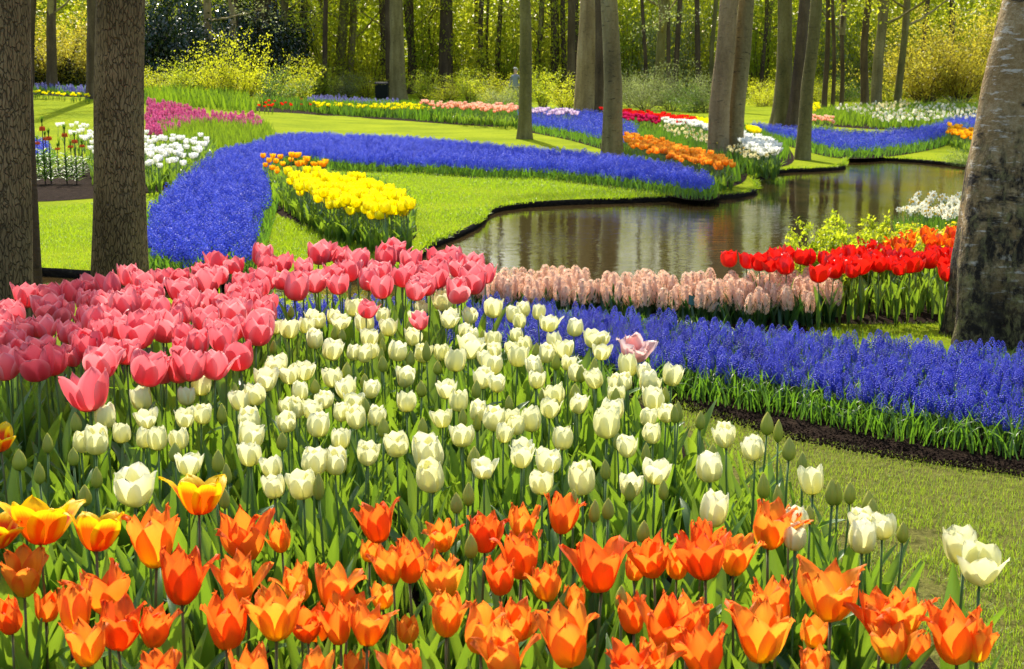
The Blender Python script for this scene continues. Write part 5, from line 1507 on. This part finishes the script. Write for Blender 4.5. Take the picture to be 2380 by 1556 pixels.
# ---------------------------------------------------------------- shrubs
SH = {
    'yd': [shrub_mesh(10 + i, M['fyellow'], 'dense', n=4200) for i in range(3)],
    'sp': [shrub_mesh(20 + i, M['fspring'], 'airy', n=4200) for i in range(3)],
    'yl': [shrub_mesh(30 + i, M['fyellow'], 'spray', n=3600, lsize=.085) for i in range(3)],
    'go': [shrub_mesh(40 + i, M['fgold'], 'spray', H=2.6, W=1.8, n=10000, lsize=.07) for i in range(2)],
    'ol': [shrub_mesh(50 + i, M['folive'], 'dense', n=4600) for i in range(3)],
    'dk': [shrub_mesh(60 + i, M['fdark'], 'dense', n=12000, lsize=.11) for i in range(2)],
    'mi': [shrub_mesh(70 + i, M['fmid'], 'dense', n=4600) for i in range(2)],
}
rs = random.Random(9)
def shrub(px, py, wpx, hpx, kind, label, group=None, name='shrub', dy=0.0):
    """px, py: foot in the photo; wpx, hpx: size in photo pixels"""
    x, y, z = hit(px, max(py, 212))
    k = y / F_PX
    H, W = (hpx + max(0, 212 - py)) * k, wpx * k
    me = rs.choice(SH[kind])
    root = link(name, None, loc=(x, y, z - .02), rot=(0, 0, rs.uniform(0, 6.28)))
    link('foliage', me, root, scale=(W / 3.2, W / 3.2, H / 2.55))
    tag(root, label, 'shrub', group)
    return root
shrub(120, 205, 260, 200, 'go', 'large orange gold leaved shrub behind the pale lawn')
shrub(180, 200, 190, 165, 'go', 'smaller orange gold shrub touching the cracked oak')
shrub(90, 208, 120, 90, 'dk', 'dark glossy bush below the orange shrub')
shrub(175, 209, 110, 85, 'dk', 'dark glossy bush at the end of the violet bed')
shrub(140, 211, 120, 42, 'mi', 'low green bush between the two dark bushes')
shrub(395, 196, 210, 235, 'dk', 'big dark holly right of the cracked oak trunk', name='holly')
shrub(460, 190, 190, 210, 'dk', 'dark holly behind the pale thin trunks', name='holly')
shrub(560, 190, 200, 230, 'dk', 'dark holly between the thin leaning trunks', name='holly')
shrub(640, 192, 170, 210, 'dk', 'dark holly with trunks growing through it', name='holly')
lows = [(365, 222, 120, 70, 'yl', 'light green shrub touching the oak above the magenta flowers'), (430, 226, 130, 90, 'sp', 'light green shrub in front of the big holly'), (500, 232, 150, 140, 'yl', 'tall bright yellow green shrub in front of the holly'),
        (570, 238, 150, 165, 'yl', 'tallest bright shrub with upright shoots before the dark trunks'), (640, 238, 140, 95, 'mi', 'green shrub behind the scattered red tulips'), (690, 236, 120, 110, 'yl', 'yellow green shrub with climbing shoots'),
        (745, 228, 130, 85, 'sp', 'pale green shrub left end behind the violet bed'), (800, 228, 120, 72, 'ol', 'olive shrub behind the violet bed'), (850, 228, 110, 66, 'yl', 'yellow green shrub left of the black bin'),
        (985, 236, 110, 74, 'sp', 'light shrub right of the pale trunk'), (1040, 238, 110, 62, 'yl', 'yellow shrub at the foot of the dark trunk'), (1095, 240, 120, 84, 'sp', 'light green shrub before the bright wood'),
        (1150, 242, 120, 78, 'yl', 'yellow green shrub next to the two walkers'), (1262, 252, 110, 96, 'sp', 'light shrub right of the lone lawn trunk'), (1315, 256, 120, 90, 'yl', 'yellow green shrub left of the thick smooth trunk'),
        (1470, 250, 110, 110, 'ol', 'olive shrub right of the pale spotted trunk'), (1500, 258, 110, 95, 'ol', 'grey olive shrub behind the red row'), (1560, 258, 120, 120, 'ol', 'grey olive shrub at the leaning green trunk'),
        (1610, 262, 110, 80, 'mi', 'dark green shrub left of the double trunk'), (1640, 262, 90, 110, 'ol', 'olive shrub touching the double trunk'), (1770, 248, 110, 80, 'yd', 'yellow green shrub right of the double trunk'),
        (1790, 246, 90, 55, 'yl', 'low bright shrub above the yellow flowers'), (1905, 240, 110, 70, 'yd', 'yellow green bush behind the slim stems'), (1960, 236, 130, 66, 'mi', 'green bush behind the slim stems'), (2060, 236, 120, 56, 'yd', 'yellow bush behind the light green trunk')]
for (a_, b_, c_, d_, k_, l_) in lows: shrub(a_, b_, c_, d_, k_, l_, 'shrubs along the wood edge')
shrub(2150, 240, 230, 190, 'go', 'golden shrub right of the slender leaning trunk', name='golden_shrub')
shrub(2230, 240, 230, 215, 'go', 'largest golden shrub left of the birch', name='golden_shrub')
shrub(2310, 238, 200, 230, 'go', 'golden shrub half hidden by the birch', name='golden_shrub')
shrub(2120, 226, 160, 120, 'go', 'lower golden shrub behind the trunks', name='golden_shrub')
shrub(2230, 262, 150, 40, 'mi', 'low blue green bush with white dots by the birch')
# tall mid-storey foliage closing the gaps
for i, (a_, b_, c_, d_, k_) in enumerate([(760, 196, 170, 230, 'yl'), (860, 196, 150, 200, 'yl'), (990, 200, 170, 260, 'sp'), (1085, 205, 180, 200, 'yl'), (1180, 205, 160, 220, 'sp'), (1270, 210, 150, 260, 'yl'), (1460, 214, 150, 280, 'sp'), (1500, 210, 170, 260, 'ol'), (1580, 212, 170, 290, 'ol'), (1760, 212, 160, 260, 'sp'), (1850, 212, 170, 260, 'yd'), (1940, 214, 180, 270, 'ol'), (2050, 212, 170, 260, 'yl'), (1640, 210, 140, 260, 'yl')]):
    shrub(a_, b_, c_, d_, k_, ['tall leafy understorey bush filling the wood above the flower beds'][0], 'tall understorey bushes of the wood', 'understorey_bush')
# near shrub by the red tulips
M['fwall'] = foliage_mat('yellow_wallflower', [(.55, .42, .01), (.75, .58, .02), (.85, .68, .03)], [(.7, .55, .01), (.85, .7, .02), (.9, .75, .03)], trans=.4, nscale=5)
SH['near'] = [shrub_mesh(80 + i, M['fspring'], 'spray', H=2.4, W=1.8, n=13000, lsize=.15) for i in range(2)]
SH['wall'] = [shrub_mesh(90 + i, M['fwall'], 'dense', H=2.4, W=2.2, n=9000, lsize=.20, wood='strap') for i in range(2)]
shrub(1900, 700, 170, 185, 'near', 'bright yellow green leafy shrub by the water behind the red tulips')
shrub(1985, 690, 190, 195, 'near', 'lime green shrub with a long shoot behind the red tulips')
shrub(2085, 660, 170, 145, 'near', 'lime green shrub in front of the white narcissi')
for i, (a_, b_, c_, d_) in enumerate([(2040, 640, 150, 105), (2110, 632, 160, 112), (2180, 628, 160, 110), (2250, 626, 160, 112)]):
    shrub(a_, b_, c_, d_, 'wall', f'yellow wallflower clump, {ORD[i]} from left behind the orange red tulips', 'yellow wallflowers', 'wallflower')
shrub(2250, 385, 110, 48, 'mi', 'low bush with white flowers on the far shore by the birch')

shrub(1168, 251, 90, 62, 'ol', 'low yellow green shrub hiding the walker in the grey blue jacket', 'shrubs along the wood edge')
shrub(1188, 249, 60, 46, 'sp', 'small light shrub beside the lone lawn trunk', 'shrubs along the wood edge')
# the wood behind
rw = np.random.default_rng(99)
n = 340000
X = rw.uniform(-62, 62, n); Y = rw.uniform(93, 109, n); Z = rw.uniform(0, 1, n) ** 1.5 * 24
dens = np.sin(X * .45 + 2 * np.sin(Z * .3)) * np.sin(Z * .7 + X * .13) + .7 * np.sin(X * 1.3 + Y * .5) * np.sin(Z * 1.6)
keep = rw.uniform(-1.3, 1.0, n) < dens + .75 - .10 * np.clip(Z - 7, 0, 6) - .02 * np.maximum(Z - 14, 0)
P = np.column_stack([X, Y, Z + G(X, Y) - .2])[keep]
V, F = leaf_quads(P, .40, rw, .4)
X2 = rw.uniform(-75, 75, 90000); Y2_ = rw.uniform(118, 124, 90000); Z2 = rw.uniform(0, 1, 90000) ** 1.0 * 10
P = np.concatenate([P, np.column_stack([X2, Y2_, Z2 + G(X2, Y2_) - .3])]); V2, F2 = leaf_quads(P[-90000:], .5, rw, .4)
F = np.concatenate([F, F2 + len(V)]); V = np.concatenate([V, V2])
hue = np.clip(.45 + .3 * np.sin(P[:, 0] * .16 + 1) * np.sin(P[:, 2] * .35 + P[:, 0] * .07) + .2 * np.sin(P[:, 0] * .55 + 2 * np.sin(P[:, 2] * .8)) + rw.uniform(-.25, .25, len(P)), 0, 1)
M['fwood'] = foliage_mat('far_wood_leaf', [(.12, .18, .02), (.27, .34, .03), (.44, .46, .07)], [(.26, .36, .01), (.56, .62, .02), (.80, .78, .08)], trans=.55, nscale=.12)
tag(link('far_woods', raw_mesh('far_woods', V, F, None, np.repeat(hue, 4), None, M['fwood'])), 'bright spring green mass of the far wood', 'wood', None, 'stuff')
mb = MB()
for i in range(34):
    x = rw.uniform(-50, 50); y = rw.uniform(80, 100); r = rw.uniform(.10, .26); ln = rw.uniform(-1, 1)
    V, F, UV = tube([(x, y, 0), (x + ln * .3, y, 7), (x + ln, y, 17)], [r, r * .8, r * .4], 7, False); mb.add(V, F, UV, .5)
tag(link('far_tree_stems', mb.mesh('far_tree_stems', M['beechdark'])), 'slim dark stems deep in the far wood', 'wood', None, 'stuff')

# ---------------------------------------------------------------- small things
M['black'] = N('black_metal').solid((.010, .012, .013), .8, .1)
M['slate'] = N('label_plate').solid((.03, .12, .11), .4)
x, y, z = hit(888, 240)
k = y / F_PX; w2, h2 = 14 * k, 50 * k
mb = MB(); V, F = box(-w2, w2, -w2, w2, 0, h2 * .82); V[4:, :2] *= 1.05; mb.add(V, F)
root = link('waste_bin', None, loc=(x, y, z))
link('body', mb.mesh('body', M['black'], False), root)
mb = MB()
V, F, UV = tube([(-w2 * 1.1, 0, h2 * .84), (w2 * 1.1, 0, h2 * .84)], [w2 * 1.0, w2 * 1.0], 16); V[:, 2] = h2 * .84 + np.maximum(0, V[:, 2] - h2 * .84) * .42; mb.add(V, F)
link('lid', mb.mesh('lid', M['black'], False), root)
tag(root, 'black waste bin with a rounded lid beside the pale trunk', 'bin')
x, y, z = hit(2166, 284)
k = y / F_PX
root = link('sign_board', None, loc=(x, y, z))
mb = MB(); V, F = box(-.02, .02, -.02, .02, 0, 14 * k); mb.add(V, F); link('post', mb.mesh('post', M['black'], False), root)
mb = MB(); V, F = box(-11 * k, 11 * k, -.03, .0, 8 * k, 22 * k); V[4:, 1] += 4 * k; V[:4, 1] -= .0; mb.add(V, F); link('board', mb.mesh('board', M['black'], False), root, rot=(0, 0, .15))
tag(root, 'small dark sign board at the end of the far blue flowers', 'sign')
x, y, z = hit(1607, 765)
root = link('plant_label', None, loc=(x, y, z), rot=(0, 0, .2))
mb = MB(); V, F = box(-.003, .003, -.003, .003, 0, .17); mb.add(V, F); link('stake', mb.mesh('stake', M['black'], False), root)
mb = MB(); V, F = box(-.024, .024, -.003, .003, -.03, .03); mb.add(V, F); link('plate', mb.mesh('plate', M['slate'], False), root, loc=(0, -.005, .175), rot=(-.5, .25, 0))
tag(root, 'small blue green plant label on a stake among the peach hyacinths', 'plant label')

def person(px, py, label, jacket, trousers, hair, seed, face=0.0, s=1.0):
    x, y, z = hit(px, py)
    J = {'pel': (0, 0, .95), 'wa': (0, 0, 1.10), 'ch': (0, -.01, 1.32), 'nk': (0, 0, 1.47), 'hd0': (0, .01, 1.57), 'hd': (0, .0, 1.66), 'hdt': (0, .01, 1.73)}
    rad = {'pel': .15, 'wa': .135, 'ch': .155, 'nk': .06, 'hd0': .085, 'hd': .10, 'hdt': .07}
    ed = [('pel', 'wa'), ('wa', 'ch'), ('ch', 'nk'), ('nk', 'hd0'), ('hd0', 'hd'), ('hd', 'hdt')]
    for sd_, q in ((-1, 'l'), (1, 'r')):
        st = .10 * sd_
        J.update({'hip' + q: (.10 * sd_, 0, .88), 'kn' + q: (.11 * sd_, -.04 + st, .48), 'an' + q: (.12 * sd_, st * 1.2 + .02, .08), 'to' + q: (.13 * sd_, st * 1.2 - .14, .04),
                  'sh' + q: (.19 * sd_, 0, 1.40), 'el' + q: (.27 * sd_, .03, 1.12), 'wr' + q: (.25 * sd_, -.14, .92), 'ha' + q: (.245 * sd_, -.18, .86)})
        rad.update({'hip' + q: .10, 'kn' + q: .065, 'an' + q: .045, 'to' + q: .04, 'sh' + q: .065, 'el' + q: .045, 'wr' + q: .03, 'ha' + q: .036})
        ed += [('pel', 'hip' + q), ('hip' + q, 'kn' + q), ('kn' + q, 'an' + q), ('an' + q, 'to' + q), ('ch', 'sh' + q), ('sh' + q, 'el' + q), ('el' + q, 'wr' + q), ('wr' + q, 'ha' + q)]
    names = list(J)
    me = bpy.data.meshes.new('person')
    me.from_pydata([J[k_] for k_ in names], [(names.index(a_), names.index(b_)) for a_, b_ in ed], [])
    o = link('person', me, None, (x, y, z), (0, 0, face), s)
    for i, q in enumerate(names[7:15]): pass
    m = o.modifiers.new('skin', 'SKIN')
    for i, k_ in enumerate(names):
        me.skin_vertices[0].data[i].radius = (rad[k_], rad[k_] * .85)
    me.skin_vertices[0].data[0].use_root = True
    o.modifiers.new('sub', 'SUBSURF').render_levels = 1
    dg = bpy.context.evaluated_depsgraph_get()
    nm = bpy.data.meshes.new_from_object(o.evaluated_get(dg))
    nm.name = 'person'
    for mt in (jacket, trousers, (.55, .34, .25)):
        mm = N('cloth').solid(mt, .8); nm.materials.append(mm)
    for p in nm.polygons:
        c = p.center
        p.material_index = 2 if c.z > 1.47 or (c.z < .93 and c.y < -.12 and c.z > .6) else (0 if c.z > .90 else 1)
        p.use_smooth = True
    o.modifiers.clear(); o.data = nm
    mb = MB()
    for i in range(9):
        for j in range(12):
            pass
    th = np.linspace(0, 1.9, 7); V = []; F = []
    for i, t in enumerate(th):
        for j in range(12):
            ph = j / 12 * 6.283
            rr = .112 * math.sin(t + .05); back = .02
            V.append((rr * math.cos(ph), rr * math.sin(ph) * 1.08 + back, 1.665 + .115 * math.cos(t) - (0 if math.sin(ph) > -.4 else -.05 * t)))
    F = [(i * 12 + j, i * 12 + (j + 1) % 12, (i + 1) * 12 + (j + 1) % 12, (i + 1) * 12 + j) for i in range(6) for j in range(12)]
    mb.add(V, F); link('hair', mb.mesh('hair', N('hair_colour').solid(hair, .6)), o)
    tag(o, label, 'person')
person(1393, 259, 'person in a black jacket half hidden between the two central trunks', (.012, .012, .015), (.02, .02, .03), (.25, .18, .14), 1, .3)
person(1198, 246, 'grey-haired person in a grey jacket beside the lone slim lawn trunk', (.22, .24, .26), (.08, .09, .10), (.5, .48, .45), 2, -.5)
